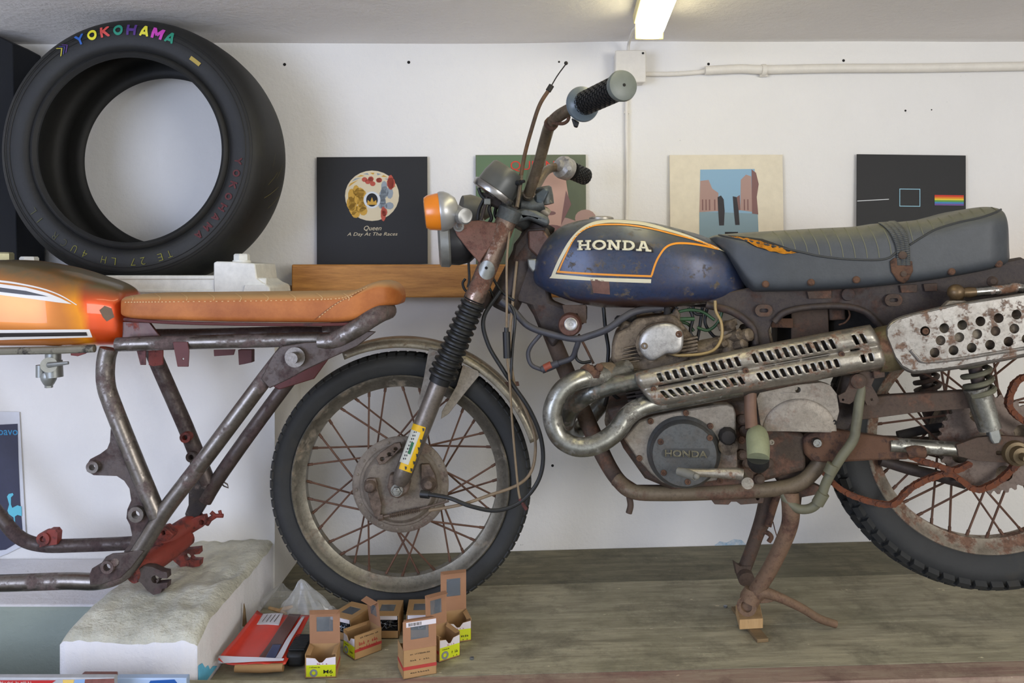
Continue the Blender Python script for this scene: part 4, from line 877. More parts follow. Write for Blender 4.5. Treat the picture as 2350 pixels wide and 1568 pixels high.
q = MB(); p = W(1053, 520, 1.785); q.cyl(p, p-Vector((0, .006, 0)), .012, 20); q.bolt(p-Vector((0, .006, 0)), (0, -1, 0), .008, .005); q.build('ear_bolt', m_chr, bk)
def indicator(c, k, ax, mbody):
    ax = Vector(ax).normalized(); q = MB(); q.lathe(c, ax, [(-.0+.0, .0395*k), (.004, .041*k), (.012, .0405*k), (.022, .036*k), (.034, .026*k), (.038, .015*k)], 36); a = q.build('indicator_body', mbody, bk)
    q = MB(); q.lathe(c, ax, [(-.030*k, .024*k), (-.029*k, .031*k), (-.022*k, .0355*k), (0, .0385*k)], 36); q.build('indicator_lens', M('amber_lens', (226, 128, 22), rough=.25, coat=.5, var=.04), a)
    return a
icn = W(1008, 486, 1.64); ia = indicator(icn, 1.0, (1, .12, .10), M('silver_plastic', (178, 178, 176), metal=.6, rough=.35, var=.05))
q = MB(); q.tube([icn+Vector((.026, .004, 0)), W(1055, 494, 1.635), W(1068, 497, 1.615), W(1069, 497, 1.613)], [.019, .017, .0165, .013], 24); q.cyl(W(1052, 503, 1.66), W(1053, 518, 1.785), .0065, 12); q.build('indicator_stem', M('silver_plastic', (150, 150, 148), metal=.6, rough=.35, var=.05), bk)
q = MB(); q.lathe(W(1075, 478, 2.09), (1, .3, -.15), [(-.02, .03), (0, .036), (.02, .034), (.045, .026), (.06, .014)], 28); q.cyl(W(1100, 490, 2.09), W(1112, 520, 1.97), .006, 10); q.build('indicator_body', M('dusty_grey_shell', (84, 84, 78), rough=.5, dust=.4), bk)
sa = W(1168, 392, 1.80)-W(1134, 440, 1.80); sc_ = W(1134, 440, 1.80); sa.normalize()
q = MB(); q.lathe(sc_, sa, [(.004, .047), (.03, .046), (.056, .041), (.060, .037), (.061, .01)], 44); sp_ = q.build('speedometer', M('dark_gauge_cup', (74, 76, 76), rough=.38, metal=.2, dust=.5, dustcol=(150, 144, 120)), bk)
q = MB(); q.lathe(sc_, sa, [(-.012, .044), (-.010, .050), (-.002, .0525), (.004, .0515), (.006, .047)], 44); q.build('gauge_ring', M('clean_chrome', (170, 168, 166), metal=.95, rough=.25, rust=.2, rustcol=(110, 90, 70), rs=24, grime=.2), sp_)
q = MB(); q.lathe(sc_-sa*.010, sa, [(0, .045), (.001, .045)], 40); q.build('gauge_glass', M('gauge_glass', (30, 32, 34), rough=.1), sp_)
q = MB(); p = W(1182, 420, 1.775); q.cyl(p, p+Vector((.012, -.012, 0)), .006, 12); q.cyl(p, p+Vector((.02, -.016, .002)), .0035, 10); q.build('gauge_stud', m_blk, sp_)
q = MB(); q.plate([W(x, y, 1.80) for x, y in ((1104, 440), (1125, 445), (1160, 462), (1190, 478), (1182, 490), (1150, 480), (1112, 462))], (0, .07, 0)); q.build('gauge_bracket', m_rustd, bk, bevel=.003)
for pts, mm in ((((1112, 455, .08), (1100, 480, .08), (1096, 505, .08)), m_blk), (((1118, 452, .1), (1112, 476, .1), (1104, 505, .1)), m_rustd), (((1098, 432, .1), (1106, 450, .1), (1125, 466, .1)), m_blk), (((1130, 462, .08), (1122, 480, .08), (1128, 500, .08), (1120, 515, .08)), m_blk), (((1140, 470, .06), (1136, 492, .06), (1146, 508, .06)), m_blk)):
    bt_('loose_wire', pts, .004, mm)
q = MB(); q.plate([W(x, y, 1.79) for x, y in ((1111, 455), (1127, 455), (1126, 470), (1110, 470))], (0, .02, 0)); q.build('wire_connector', m_zinc, bk, bevel=.002)
# ---- handlebar
m_bar = M('worn_bar', (120, 108, 90), metal=.65, rough=.36, rust=.42, rustcol=(98, 78, 56), rs=16, bump=.1)
hbar = MB(); hbar.tube([W(1214, 444, 1.80), W(1222, 420, 1.78), W(1238, 370, 1.74), W(1252, 318, 1.70), W(1262, 288, 1.66), W(1280, 268, 1.62), W(1305, 253, 1.585), W(1335, 240, 1.56)], .0125, 20, n=6)
hbar.tube([W(1212, 444, 1.80), W(1212, 452, 1.86), W(1216, 450, 1.93), W(1232, 425, 2.0), W(1250, 396, 2.05), W(1268, 385, 2.09), W(1290, 386, 2.12)], .0115, 18, n=6)
hbr = hbar.build('handlebar', m_bar, bk)
def grip(p0, p1, r, mg, name='grip', rows=16, cols=16):
    d = (p1-p0); L = d.length; d.normalize(); u, w, _ = basis(d); q = MB(); q.tube([p0, p1], r, 28)
    for i in range(rows):
        for k in range(cols):
            a = 2*PI*(k+.5*(i % 2))/cols; R_ = u*math.cos(a)+w*math.sin(a); T_ = d.cross(R_)
            q.box(p0+d*(L*(i+.5)/rows)+R_*(r+.0008), (L/rows*.30, r*.15, .0016), d, T_, R_)
    return q.build(name, mg, bk, bevel=0)
g0, g1 = W(1340, 238, 1.545), W(1424, 199, 1.40)
grip(g0, g1, .0205, m_blk)
gd = (g1-g0).normalized(); m_gend = M('grey_rubber_end', (104, 110, 104), rough=.4, var=.1, rust=.08, rustcol=(70, 64, 52))
q = MB(); q.lathe(g1, gd, [(-.004, .021), (-.002, .026), (.006, .0275), (.011, .026), (.0135, .018), (.014, .004)], 36); e = q.build('grip_end', m_gend, bk)
q = MB(); q.cyl(g1+gd*.0142, g1+gd*.0146, .0028, 12); q.build('grip_hole', m_dark, e)
q = MB(); q.lathe(g0, gd, [(-.012, .018), (-.010, .031), (-.006, .0345), (-.001, .033), (.004, .024), (.010, .021)], 40); q.build('grip_flange', M('blue_grey_rubber', (92, 104, 112), rough=.3, dust=.3), bk)
q = MB(); q.tube([W(1268, 282, 1.63), W(1290, 284, 1.60), W(1302, 278, 1.59), W(1306, 268, 1.59)], .0035, 10, n=4); q.lathe(W(1265, 284, 1.645), W(1262, 288, 1.66)-W(1280, 268, 1.62), [(-.004, .0145), (.004, .0145)], 20); q.build('wire_wrap', m_rusto, bk)
q = MB(); q.plate([W(x, y, 1.56) for x, y in ((1312, 270), (1330, 280), (1326, 292), (1318, 290))], (0, .012, 0)); q.build('lever_stub', m_blk, bk, bevel=.002)
h0, h1 = W(1284, 381, 2.10), W(1316, 395, 2.14); hdv = (h1-h0).normalized()
q = MB(); q.lathe(h0, hdv, [(-.012, .013), (0, .016), (.006, .029), (.014, .0305), (.016, .0295), (.018, .0305), (.034, .0295), (.038, .024)], 32); q.cyl(W(1300, 372, 2.10), W(1302, 362, 2.09), .006, 10); q.cyl(W(1306, 386, 2.09), W(1306, 386, 2.075), .006, 12); q.build('throttle_housing', m_aluw, bk)
grip(W(1312, 392, 2.13), W(1342, 405, 2.19), .021, m_blk, rows=8)
q = MB(); q.lathe(W(1340, 404, 2.186), hdv, [(0, .0215), (.006, .023), (.010, .018)], 24); q.build('grip_end', m_blk, bk)
q = MB()
for x, y in ((1192, 450), (1246, 440)):
    q.lathe(W(x+8, y+30, 1.87), W(x, y-8, 1.87)-W(x+8, y+30, 1.87), [(0, .018), (.02, .02), (.038, .02), (.042, .016)], 20)
q.tube([W(1196, 470, 1.86), W(1222, 474, 1.86), W(1246, 466, 1.86)], .02, 16); q.build('bar_clamp', m_yoke, bk)
q = MB(); q.plate([W(x, y, 1.84) for x, y in ((1226, 448), (1250, 430), (1262, 438), (1246, 472), (1228, 468))], (0, .03, 0)); q.build('clamp_cap', M('blue_clamp', (74, 86, 96), metal=.5, rough=.4, rust=.2, rustcol=(120, 110, 90)), bk, bevel=.005)
q = MB(); q.lathe(W(1240, 480, 1.86), W(1262, 494, 1.86)-W(1240, 480, 1.86), [(0, .009), (.008, .012), (.016, .012), (.024, .009)], 14); q.build('stem_bolt', m_alu, bk)
q = MB(); q.tube([W(1196, 402, 1.78), W(1205, 352, 1.77), W(1219, 300, 1.76), W(1238, 242, 1.75), W(1262, 203, 1.74)], .0045, 10, n=8); q.build('broken_cable', M('brown_cable', (112, 82, 54), rough=.7, var=.3, col2=(70, 54, 40)), bk)
q = MB(); q.tube([W(1262, 203, 1.74), W(1279, 174, 1.74), W(1298, 148, 1.735)], .0015, 6, n=3); q.sphere(W(1299, 145, 1.735), .0042, 10); q.cyl(W(1258, 209, 1.74), W(1266, 196, 1.74), .0062, 10); q.build('cable_end', m_dk, bk)
q = MB(); q.tube([W(1196, 402, 1.78), W(1192, 440, 1.77), W(1186, 476, 1.76)], .0045, 8, n=3); q.build('loose_wire', m_bar, bk)
# cables dropping past the fork
def ctube(name, pts, r, mat): return MB().tube([W(*p) for p in pts], r, 10, n=8).build(name, mat, bk)
m_bcab = M('brown_cable', (128, 110, 86), rough=.6, var=.2)
ctube('brake_cable', [(1170, 520, 1.79), (1163, 600, 1.78), (1163, 700, 1.78), (1162, 800, 1.79), (1170, 880, 1.80), (1174, 950, 1.80), (1183, 1060, 1.80), (1192, 1140, 1.80), (1206, 1166, 1.80)], .0027, m_bcab)
ctube('brake_cable', [(1186, 600, 1.85), (1176, 700, 1.84), (1170, 780, 1.83), (1180, 880, 1.82), (1210, 950, 1.82), (1228, 1010, 1.82), (1222, 1075, 1.82), (1190, 1112, 1.82), (1120, 1138, 1.82), (1060, 1158, 1.82), (985, 1172, 1.84)], .0035, m_bcab)
q = MB(); q.cyl(W(1162, 762, 1.785), W(1164, 822, 1.785), .0085, 14); q.cyl(W(1162, 752, 1.785), W(1162, 762, 1.785), .005, 10); q.build('cable_sleeve', m_blk, bk)
ctube('speedometer_cable', [(1148, 668, 1.84), (1110, 730, 1.83), (1120, 790, 1.82), (1155, 850, 1.81), (1178, 885, 1.81), (1215, 940, 1.80), (1240, 1000, 1.80), (1246, 1060, 1.80), (1232, 1110, 1.80), (1195, 1152, 1.80), (1140, 1172, 1.80), (1080, 1162, 1.80), (1030, 1143, 1.81), (975, 1134, 1.83)], .0048, m_blk)
ctube('clutch_cable', [(1172, 700, 1.80), (1182, 730, 1.80), (1176, 800, 1.80), (1172, 870, 1.80)], .0035, m_blk)
q = MB(); q.cyl(W(966, 1134, 1.835), W(985, 1136, 1.83), .009, 12); q.build('cable_boot', m_blk, bk)
bp_('cable_clip', [(1150, 878), (1190, 876), (1192, 886), (1176, 888), (1172, 900), (1156, 900)], .03, .004, m_rusto, fn=FW, bev=.001)
ctube('red_wire_end', [(1192, 1145, 1.80), (1202, 1160, 1.80), (1208, 1170, 1.80)], .004, m_red)
# ---- fuel tank
m_blue = M('faded_blue_paint', (54, 66, 88), metal=.2, rough=.33, rust=.33, rustcol=(92, 80, 62), rs=34, bump=.05, dust=.85, dustcol=(96, 98, 88), col2=(40, 53, 86), c2=.5, c2s=3, zband=(1.520-ZP+.015, 1.532-ZP+.015, (70, 50, 42), .03))
ttop = [(1218, 636), (1222, 608), (1239, 565), (1264, 534), (1300, 511), (1359, 500), (1422, 501), (1486, 507), (1563, 524), (1629, 544), (1670, 567), (1698, 608), (1712, 640), (1718, 662)]
tbot = [(1218, 640), (1228, 656), (1269, 678), (1333, 699), (1397, 708), (1512, 708), (1614, 700), (1680, 692), (1706, 684), (1716, 672), (1718, 664)]
twid = [(1218, .02), (1226, .05), (1250, .078), (1300, .102), (1380, .118), (1480, .122), (1580, .112), (1660, .085), (1700, .06), (1714, .04), (1718, .02)]
tm = body(B, ttop, tbot, twid, .06, power=lambda s: .72 if s > 0 else .55, ns=90, seg=64)
tnk = tm.build('fuel_tank', m_blue, bk, angle=60, label='faded blue tank with white and orange pinstripes'); bt = tm.bvh()
crm = flat('pinstripe_cream', (206, 200, 172), .5); org = flat('pinstripe_orange', (220, 142, 34), .5)
def z1(pts): return [(1180+x/3.9167, 450+y/3.9167) for x, y in pts]
ribbon(bt, z1([(345, 735), (370, 670), (420, 560), (500, 420), (590, 320), (700, 255), (820, 232), (950, 232), (1150, 250), (1350, 300), (1550, 360), (1750, 440), (1920, 515)]), 7.5, taper=lambda t: 1 if t < .75 else 1.15-.9*(t-.6)/.4).build('pinstripe', crm, tnk)
q = dpoly(bt, z1([(318, 738), (352, 700), (700, 732), (1232, 748), (1229, 783), (900, 772), (600, 755)]), size=7); q.build('pinstripe', crm, tnk)
ribbon(bt, z1([(395, 685), (450, 560), (530, 400), (610, 315), (720, 268), (880, 258), (1050, 266), (1250, 300), (1450, 350), (1620, 395), (1770, 448)]), 3.6).build('pinstripe', org, tnk)
ribbon(bt, z1([(1835, 478), (1700, 448), (1560, 428), (1440, 430), (1360, 465), (1300, 545), (1265, 620), (1235, 715)]), 4.6).build('pinstripe', org, tnk)
ribbon(bt, z1([(385, 680), (600, 695), (900, 710), (1238, 722)]), 4.6, n=6).build('pinstripe', org, tnk)
ribbon(bt, z1([(1750, 440), (1800, 462), (1838, 480)]), 5, n=6).build('pinstripe', org, tnk)
q = dpoly(bt, [(1355, 640), (1398, 645), (1400, 676), (1362, 672)], size=6); q.build('rust_patch', M('brown_patch', (104, 74, 64), rough=.7, var=.3), tnk)
# raised badge letters in a slab face
def slab(ch):
    L = []
    st = lambda x: L.append([(x-.11, 0), (x+.11, 0), (x+.11, 1), (x-.11, 1)])
    sf = lambda x, y, w=.24: L.append([(x-w, y), (x+w, y), (x+w, y+.18), (x-w, y+.18)])
    ring = lambda a0, a1, x, rx, n=20: L.append([(x+rx*math.cos(a0+(a1-a0)*k/n), .5+.5*math.sin(a0+(a1-a0)*k/n)) for k in range(n+1)]+[(x+(rx-.26)*math.cos(a1-(a1-a0)*k/n), .5+.30*math.sin(a1-(a1-a0)*k/n)) for k in range(n+1)])
    if ch == 'H': st(.3); st(1.0); L.append([(.3, .42), (1., .42), (1., .6), (.3, .6)]); [sf(x, y) for x in (.3, 1.) for y in (0, .82)]; w = 1.3
    if ch == 'O': ring(0, PI, .62, .62); ring(PI, 2*PI, .62, .62); w = 1.24
    if ch == 'N': st(.26); st(1.02); L.append([(.1, 1), (.42, 1), (1.13, 0), (.82, 0)]); sf(.26, 0); sf(.22, .82, .22); sf(1.02, .82); w = 1.28
    if ch == 'D': st(.28); sf(.28, 0); sf(.28, .82); ring(-PI/2, PI/2, .55, .62); L.append([(.28, 0), (.58, 0), (.58, .2), (.28, .2)]); L.append([(.28, .8), (.58, .8), (.58, 1), (.28, 1)]); w = 1.2
    if ch == 'A': L.append([(.2, 0), (.42, 0), (.72, 1), (.46, 1)]); L.append([(.95, 0), (1.22, 0), (.82, 1), (.58, 1)]); L.append([(.4, .28), (1., .28), (.95, .44), (.45, .44)]); sf(.28, 0, .26); sf(1.12, 0, .26); sf(.6, .84, .2); w = 1.4
    return L, w
def badge(cx, cy, width, h, ang, bvh, eps, arch=0.):
    L, x = [], 0
    for ch in 'HONDA':
        g, w = slab(ch); L += [[(a+x, b) for a, b in l] for l in g]; x += w+.06
    sx = width/x; q = MB(); ca, sa_ = math.cos(ang), math.sin(ang)
    for l in L:
        pts = []
        for a, b in l:
            u = a*sx-width/2; w = -(b-.5)*h+arch*(u/width*2)**2; pts.append((cx+u*ca-w*sa_, cy+u*sa_+w*ca))
        dpoly(bvh, pts, eps, 9, mb=q)
    return q
q = dpoly(bt, [(1325, 567), (1338, 573), (1410, 571), (1499, 580), (1497, 571), (1480, 558), (1420, 560), (1335, 560)], .0035, 7); q.build('badge_plate', dk, tnk, solid=.003)
badge(1411, 564.5, 171, 21, .022, bt, .0062, 2.5).build('badge_lettering', flat('badge_cream', (212, 206, 178), .45), tnk, solid=.004)
q = MB(); q.lathe(B(1380, 506, 0), (0, 0, 1), [(-.01, .028), (.006, .028), (.009, .022)], 28); q.build('filler_cap', m_chrr, bk)
# ---- seat
stop = [(1632, 545), (1650, 537), (1680, 534), (1792, 527), (1900, 521), (1983, 517), (2015, 511), (2047, 509), (2143, 499), (2190, 488), (2238, 476), (2280, 471), (2302, 474), (2318, 494), (2330, 540), (2338, 580)]
sbot = [(1632, 550), (1664, 575), (1690, 615), (1712, 650), (1735, 671), (1919, 666), (2079, 652), (2206, 633), (2290, 616), (2325, 606), (2338, 596)]
swid = [(1632, .03), (1650, .07), (1700, .105), (1800, .125), (2100, .13), (2250, .13), (2300, .115), (2338, .06)]
s_ = body(B, stop, sbot, swid, .10, power=lambda s: .45 if s > 0 else .28, ns=110, seg=64)
for p in s_.v: pass
seat2 = s_.build('seat', m_vin, bk, angle=70, label='torn grey ribbed vinyl seat'); bs = s_.bvh()
m_pipg = flat('piping', (52, 54, 54), .5)
def piping(bvh, pts, r, mat, name='piping', par=None, eps=.0005):
    P_ = [hit(bvh, p.x, p.y, eps) for p in spline([Vector((x, y, 0)) for x, y in pts], 10)]; P_ = [p for p in P_ if p is not None]
    return MB().tube(P_, r, 8).build(name, mat, par)
pip = [(1650, 540), (1690, 548), (1760, 562), (1830, 577), (1880, 588), (1940, 595), (2010, 597), (2040, 592), (2056, 580)]
piping(bs, pip, .0022, m_pipg, par=seat2)
pip2 = [(2088, 562), (2120, 542), (2150, 526), (2200, 511), (2250, 500), (2285, 488), (2303, 477)]
piping(bs, pip2, .0022, m_pipg, par=seat2)
m_rib = flat('rib_seam', (108, 108, 88), .8); m_tear = flat('tear_edge', (34, 34, 32), .8)
ptab = pip+pip2
for k in range(10):
    x = 1772+k*27.5; yb_ = lerpi(ptab, x+26)-4; yt = smi(stop, x)+4; ribbon(bs, [(x, yt), (x+13, yt+(yb_-yt)*.3), (x+22, yt+(yb_-yt)*.65), (x+26, yb_)], 2.0, .0007, n=5).build('rib_seam', m_rib, seat2)
for k in range(9):
    x = 2080+k*24; yb_ = lerpi(ptab, x+16)-3; yt = smi(stop, x)+3
    if yb_ > yt+5: ribbon(bs, [(x, yt), (x+8, yt+(yb_-yt)*.4), (x+15, yb_)], 2.0, .0007, n=4).build('rib_seam', m_rib, seat2)
dpoly(bs, [(1668, 540), (1700, 543), (1750, 549), (1800, 566), (1834, 580), (1800, 584), (1770, 578), (1735, 568), (1705, 552)], .0008, 6).build('tear_edge', m_tear, seat2)
q = dpoly(bs, [(1674, 543), (1700, 546), (1745, 554), (1790, 567), (1828, 581), (1800, 583), (1772, 577), (1738, 567), (1708, 552)], .0025, 4)
for p in q.v: p += B.N*.004*noise.noise(p*140)+Vector((0, 0, .002*noise.noise(p*90)))
q.build('exposed_foam', M('amber_foam', (196, 128, 22), rough=.95, bump=1.2, bs=150, col2=(122, 74, 18), c2=.45, c2s=60), seat2)
# strap across the seat
rows = []; sp_pts = [(2008, 511.5), (2024, 520), (2040, 536), (2050, 556), (2056, 575), (2057, 600), (2058, 612)]; sp_r = [(2050, 509.5), (2062, 517), (2074, 530), (2083, 548), (2086, 570), (2087, 595), (2088, 612)]
A_ = spline([Vector((x, y, 0)) for x, y in sp_pts], 5); C_ = spline([Vector((x, y, 0)) for x, y in sp_r], 5); q = MB()
for a, c in zip(A_, C_):
    hh = [hit(bs, *((a*(1-t)+c*t)[:2]), 0.) for t in (0, .33, .66, 1)]; rows.append([h+(B.N*.7+Vector((0, 0, .7)))*.0035 if h is not None else None for h in hh])
for a, c in zip(rows, rows[1:]):
    for k in range(3):
        if None not in (a[k], a[k+1], c[k], c[k+1]): q.add([a[k], a[k+1], c[k+1], c[k]], [(0, 1, 2, 3)])
strap = q.build('seat_strap', m_vin, bk, solid=.003)
def tile(name, px, py, pts, eps, mat, par, th=.003): return dpoly(bs, pts, eps, 7).build(name, mat, par, solid=th)
tile('strap_buckle', 0, 0, [(2042, 600), (2052, 592), (2092, 600), (2094, 622), (2084, 640), (2072, 648), (2058, 642), (2045, 624)], .002, m_rusto, bk)
p = hit(bs, 2069, 586, .006); q = MB(); q.lathe(p, B.N, [(-.003, .008), (.002, .008), (.004, .005)], 16); q.build('rivet', m_rust, strap)
p = hit(bs, 2072, 628, .004); q = MB(); q.lathe(p, B.N, [(-.003, .006), (.002, .006), (.003, .004)], 16); q.build('rivet', m_rust, strap)
for x, y in ((1757, 652), (1861, 648), (1965, 642), (2183, 623), (2291, 605)):
    p = hit(bs, x, y, .001); 
    if p is not None: q = MB(); q.lathe(p, B.N, [(-.004, .0075), (.001, .0075), (.0035, .0055), (.004, .002)], 16); q.build('snap_rivet', m_rusto, seat2)
# ---- frame under the seat
bp_('frame_side', [(1600, 680), (1650, 676), (1720, 660), (1900, 655), (2080, 640), (2210, 620), (2345, 592), (2420, 620), (2420, 690), (2330, 700), (2200, 735), (2100, 770), (2040, 776), (2018, 745), (1990, 716), (1930, 699), (1850, 702), (1800, 716), (1776, 735), (1764, 760), (1772, 800), (1720, 800), (1722, 750), (1700, 725), (1650, 712)], .075, .012, m_rustd, bev=.003)
bp_('frame_side', [(1600, 680), (1720, 656), (1900, 650), (2080, 636), (2345, 590), (2420, 690), (2200, 735), (2040, 740), (1990, 716), (1850, 702), (1776, 720), (1650, 712)], -.075, .012, m_rustd, bev=.003)
def oval(cx, cy, a, b, r, n=10): return [(cx+(a if abs(t) < PI/2 else -a)+r*math.cos(t), cy+r*math.sin(t)*b) for t in [(-PI/2+.001)+PI*k/n for k in range(n+1)]+[(PI/2+.002)+PI*k/n for k in range(n+1)]]
for cx, cy in ((1753, 713), (2051, 689)):
    q = pl(B, oval(cx, cy, 6, 1, 14), .083, .01, [oval(cx, cy, 6, 1, 4.5)]); q.build('side_cover_lug', m_rust, bk, bevel=.0015)
for cx, cy, w_ in ((1880, 677, 28), (2085, 663, 20), (2135, 660, 16)):
    bp_('frame_tab', [(cx-w_, cy-8), (cx+w_, cy-10), (cx+w_, cy+8), (cx-w_+4, cy+9)], .081, .004, m_rust, bev=.001)
q = MB(); q.lathe(B(1945, 676, .075), B.N, [(0, .014), (.006, .013), (.007, .005)], 18); q.build('frame_boss', m_rustd, bk)
bt_('frame_rib', [(1620, 700, .082), (1680, 716, .082), (1725, 750, .082), (1735, 790, .082)], .008, m_rustd)
bt_('frame_rib', [(1776, 740, .08), (1800, 718, .08), (1850, 706, .08), (1930, 703, .08), (1985, 716, .08), (2020, 750, .08)], .007, m_rustd)
bp_('carburettor_bracket', [(1700, 745), (1765, 738), (1778, 800), (1700, 812), (1690, 770)], .05, .01, m_alud, bev=.003)
bp_('battery_plate', [(1816, 700), (1900, 698), (1904, 790), (1816, 792)], .03, .006, m_rust, bev=.002)
bp_('battery_strap', [(1770, 731), (1820, 731), (1820, 753), (1770, 752)], .04, .004, m_rusto, bev=.001)
bp_('battery_box', [(1784, 702), (1818, 702), (1818, 798), (1784, 798)], -.02, .08, m_dk, bev=.003)
bp_('relay', [(1903, 704), (1940, 704), (1942, 734), (1905, 736)], .03, .03, m_rust, bev=.004)
bt_('relay_wire', [(1946, 706, .05), (1950, 725, .05), (1940, 740, .05), (1925, 746, .05)], .002, m_rusto)
bp_('inner_fender', [(1940, 700), (2000, 706), (2060, 780), (2140, 800), (2100, 840), (1900, 800), (1905, 740)], -.0, .06, m_dk, bev=.01)
bp_('inner_fender', [(2030, 735), (2200, 712), (2420, 680), (2420, 720), (2060, 800)], .0, .08, m_dk, bev=.01)
bt_('top_tube', [(1230, 600, 0), (1350, 660, 0), (1650, 690, 0), (1900, 690, 0)], .018, m_rustd)
bt_('fuel_hose', [(1641, 690, .10), (1643, 715, .10), (1655, 740, .105), (1656, 775, .11), (1640, 802, .115), (1610, 813, .115), (1560, 816, .11), (1540, 812, .1)], .0032, M('yellowed_hose', (156, 132, 84), rough=.4, var=.1))
# ---- down tube and cradle
dt = [(1222, 690, 0), (1250, 735, 0), (1290, 830, 0), (1330, 925, 0), (1372, 1020, .01), (1400, 1075, .03), (1425, 1108, .05), (1460, 1130, .06)]
bt_('down_tube', dt, [.016, .018, .0195, .0195, .0195, .018, .017, .015], m_rust)
bt_('cradle_tube', [(1415, 1100, .06), (1450, 1128, .08), (1520, 1133, .085), (1640, 1130, .085), (1780, 1122, .088), (1835, 1108, .09), (1868, 1080, .09), (1888, 1052, .09), (1910, 1015, .085)], .0165, M('worn_cradle', (112, 98, 80), metal=.3, rough=.55, rust=.4, rustcol=(96, 66, 48), rs=10, bump=.2, dust=.4, dustcol=(136, 126, 100)))
bp_('down_tube_hole', c2(1370, 1001, 3.5, 10), .022, .001, m_dark, bev=0); bp_('down_tube_hole', c2(1392, 1051, 3.5, 10), .03, .001, m_dark, bev=0)
bp_('skid_bracket', [(1430, 1128), (1500, 1145), (1560, 1146), (1630, 1145), (1640, 1158), (1672, 1159), (1678, 1152), (1690, 1152), (1700, 1159), (1752, 1155), (1756, 1120), (1620, 1118), (1440, 1118)], .075, .02, m_rust, [c2(1739, 1145, 4, 10)], bev=.002)
bt_('side_stand_spring', [(1444, 1140, .06), (1447, 1160, .06), (1443, 1178, .06)], .007, m_rust)
# ---- engine
bp_('cylinder_head', [(1404, 790), (1412, 765), (1440, 752), (1458, 732), (1545, 722), (1560, 735), (1598, 782), (1602, 820), (1550, 845), (1470, 858), (1420, 852), (1402, 825)], .085, .17, m_alud, bev=.008)
bp_('rocker_cover', [(1420, 758), (1430, 735), (1455, 742), (1545, 720), (1552, 706), (1562, 722), (1560, 745), (1460, 765), (1430, 775)], .07, .14, m_alud, bev=.006)
for x, y, r in ((1425, 733, 13), (1448, 724, 11), (1532, 712, 8), (1508, 702, 9)):
    q = MB(); q.lathe(B(x, y+6, .05), (0, 0, 1), [(-.01, r*.0011), (.008, r*.0011), (.014, r*.0007)], 14); q.build('rocker_cap', m_dk, bk)
for k in range(5):
    y = 795+k*8.5; q = MB(); q.plate([B(x, yy, .100) for x, yy in ((1432-k*2, y+4), (1468, y-3), (1468, y), (1432-k*2, y+7))], -B.N*.03); q.build('head_fin', m_alud, bk, bevel=.0008)
for k in range(6):
    q = MB(); q.plate([B(x, yy, .095) for x, yy in ((1560, 780+k*8), (1600, 772+k*8), (1602, 776+k*8), (1560, 784+k*8))], -B.N*.02); q.build('head_fin', m_alud, bk)
cam_o = [(1465, 790), (1470, 772), (1485, 755), (1510, 744), (1535, 742), (1556, 750), (1567, 765), (1568, 790), (1562, 805), (1548, 811), (1530, 812), (1512, 822), (1498, 828), (1486, 824), (1472, 810)]
cam_o = [(p.x, p.y) for p in spline([Vector((x, y, 0)) for x, y in cam_o+cam_o[:1]], 4)][:-1]
bp_('cam_cover_base', [(1516+(x-1516)*1.06-4, 786+(y-786)*1.06+1) for x, y in cam_o], .112, .03, m_alud, bev=.004)
cc_ = puff('cam_cover', cam_o, .114, .020, m_aluw, label='pale oval cam cover with two screws')
screw_(1479, 794, .131, 8, m_alud, cc_); screw_(1558, 767, .131, 8, m_rusto, cc_)
q = MB()
for k in range(9):
    t = k/8; x0 = 1425+t*20; y = 862+t*68; q.plate([B(x, yy, .085) for x, yy in ((x0, y+6), (x0+190, y-26), (x0+191, y-22), (x0+1, y+10))], -B.N*.17)
q.plate([B(x, y, .075) for x, y in ((1445, 855), (1590, 835), (1620, 920), (1470, 950))], -B.N*.15); q.build('cylinder', m_rustd, bk)
bp_('gasket_flange', [(1400, 838), (1480, 850), (1560, 838), (1600, 830), (1604, 838), (1500, 862), (1430, 868), (1392, 852)], .095, .19, m_alud, bev=.002)
bp_('crankcase', [(1390, 940), (1430, 930), (1640, 925), (1700, 920), (1760, 900), (1800, 990), (1850, 1000), (1850, 1080), (1740, 1110), (1540, 1125), (1480, 1100), (1430, 1030)], .10, .21, M('dark_engine_case', (70, 58, 50), metal=.3, rough=.65, rust=.5, rustcol=(96, 66, 50), rs=18, bump=.4), bev=.008)
bp_('oil_filter_housing', [(p[0], p[1]) for p in c2(1420, 965, 33, 24)], .06, .12, m_alud, bev=.01)
cv = bp_('clutch_cover', [(1431, 1008), (1467, 966), (1500, 955), (1568, 942), (1640, 930), (1672, 929), (1684, 934), (1689, 950), (1690, 1000), (1693, 1074), (1680, 1098), (1643, 1103), (1600, 1112), (1553, 1117), (1520, 1108), (1494, 1088), (1460, 1050)], .128, .035, m_alu, bev=.006)
q = MB(); s = B.scale(1574, 1039, .15); a = B(1568, 1036, .122); q.lathe(a, B.N, [(0, 86*s), (.008, 86*s), (.014, 79*s), (.032, 76*s), (.036, 73*s), (.037, 40*s)], 72); cov = q.build('round_cover', m_case, bk, label='grey round cover with embossed lettering')
q = MB(); s2 = B.scale(1574, 1042, .16); c0_ = B(1574, 1039, .162)
text_on(q, 'HONDA', c0_+Vector((0, 0, -.0025)), B.U, (0, 0, 1), .0135, .086, offset=.02); q.build('lettering', flat('case_lettering', (150, 144, 120), .6), cov, solid=.001)
bp_('lettering_recess', oval(1574, 1041, 44, 1, 11), .1598, .0008, flat('recess', (62, 62, 60)), par=cov, bev=0)
for x, y in ((1516, 1014), (1629, 1005), (1578, 1106), (1523, 1085)): screw_(x, y, .158, 7, m_rusto, cov)
for x, y in ((1630, 978), (1574, 948), (1467, 1052), (1493, 967), (1652, 1103)): screw_(x, y, .13, 7, m_rusto, cv)
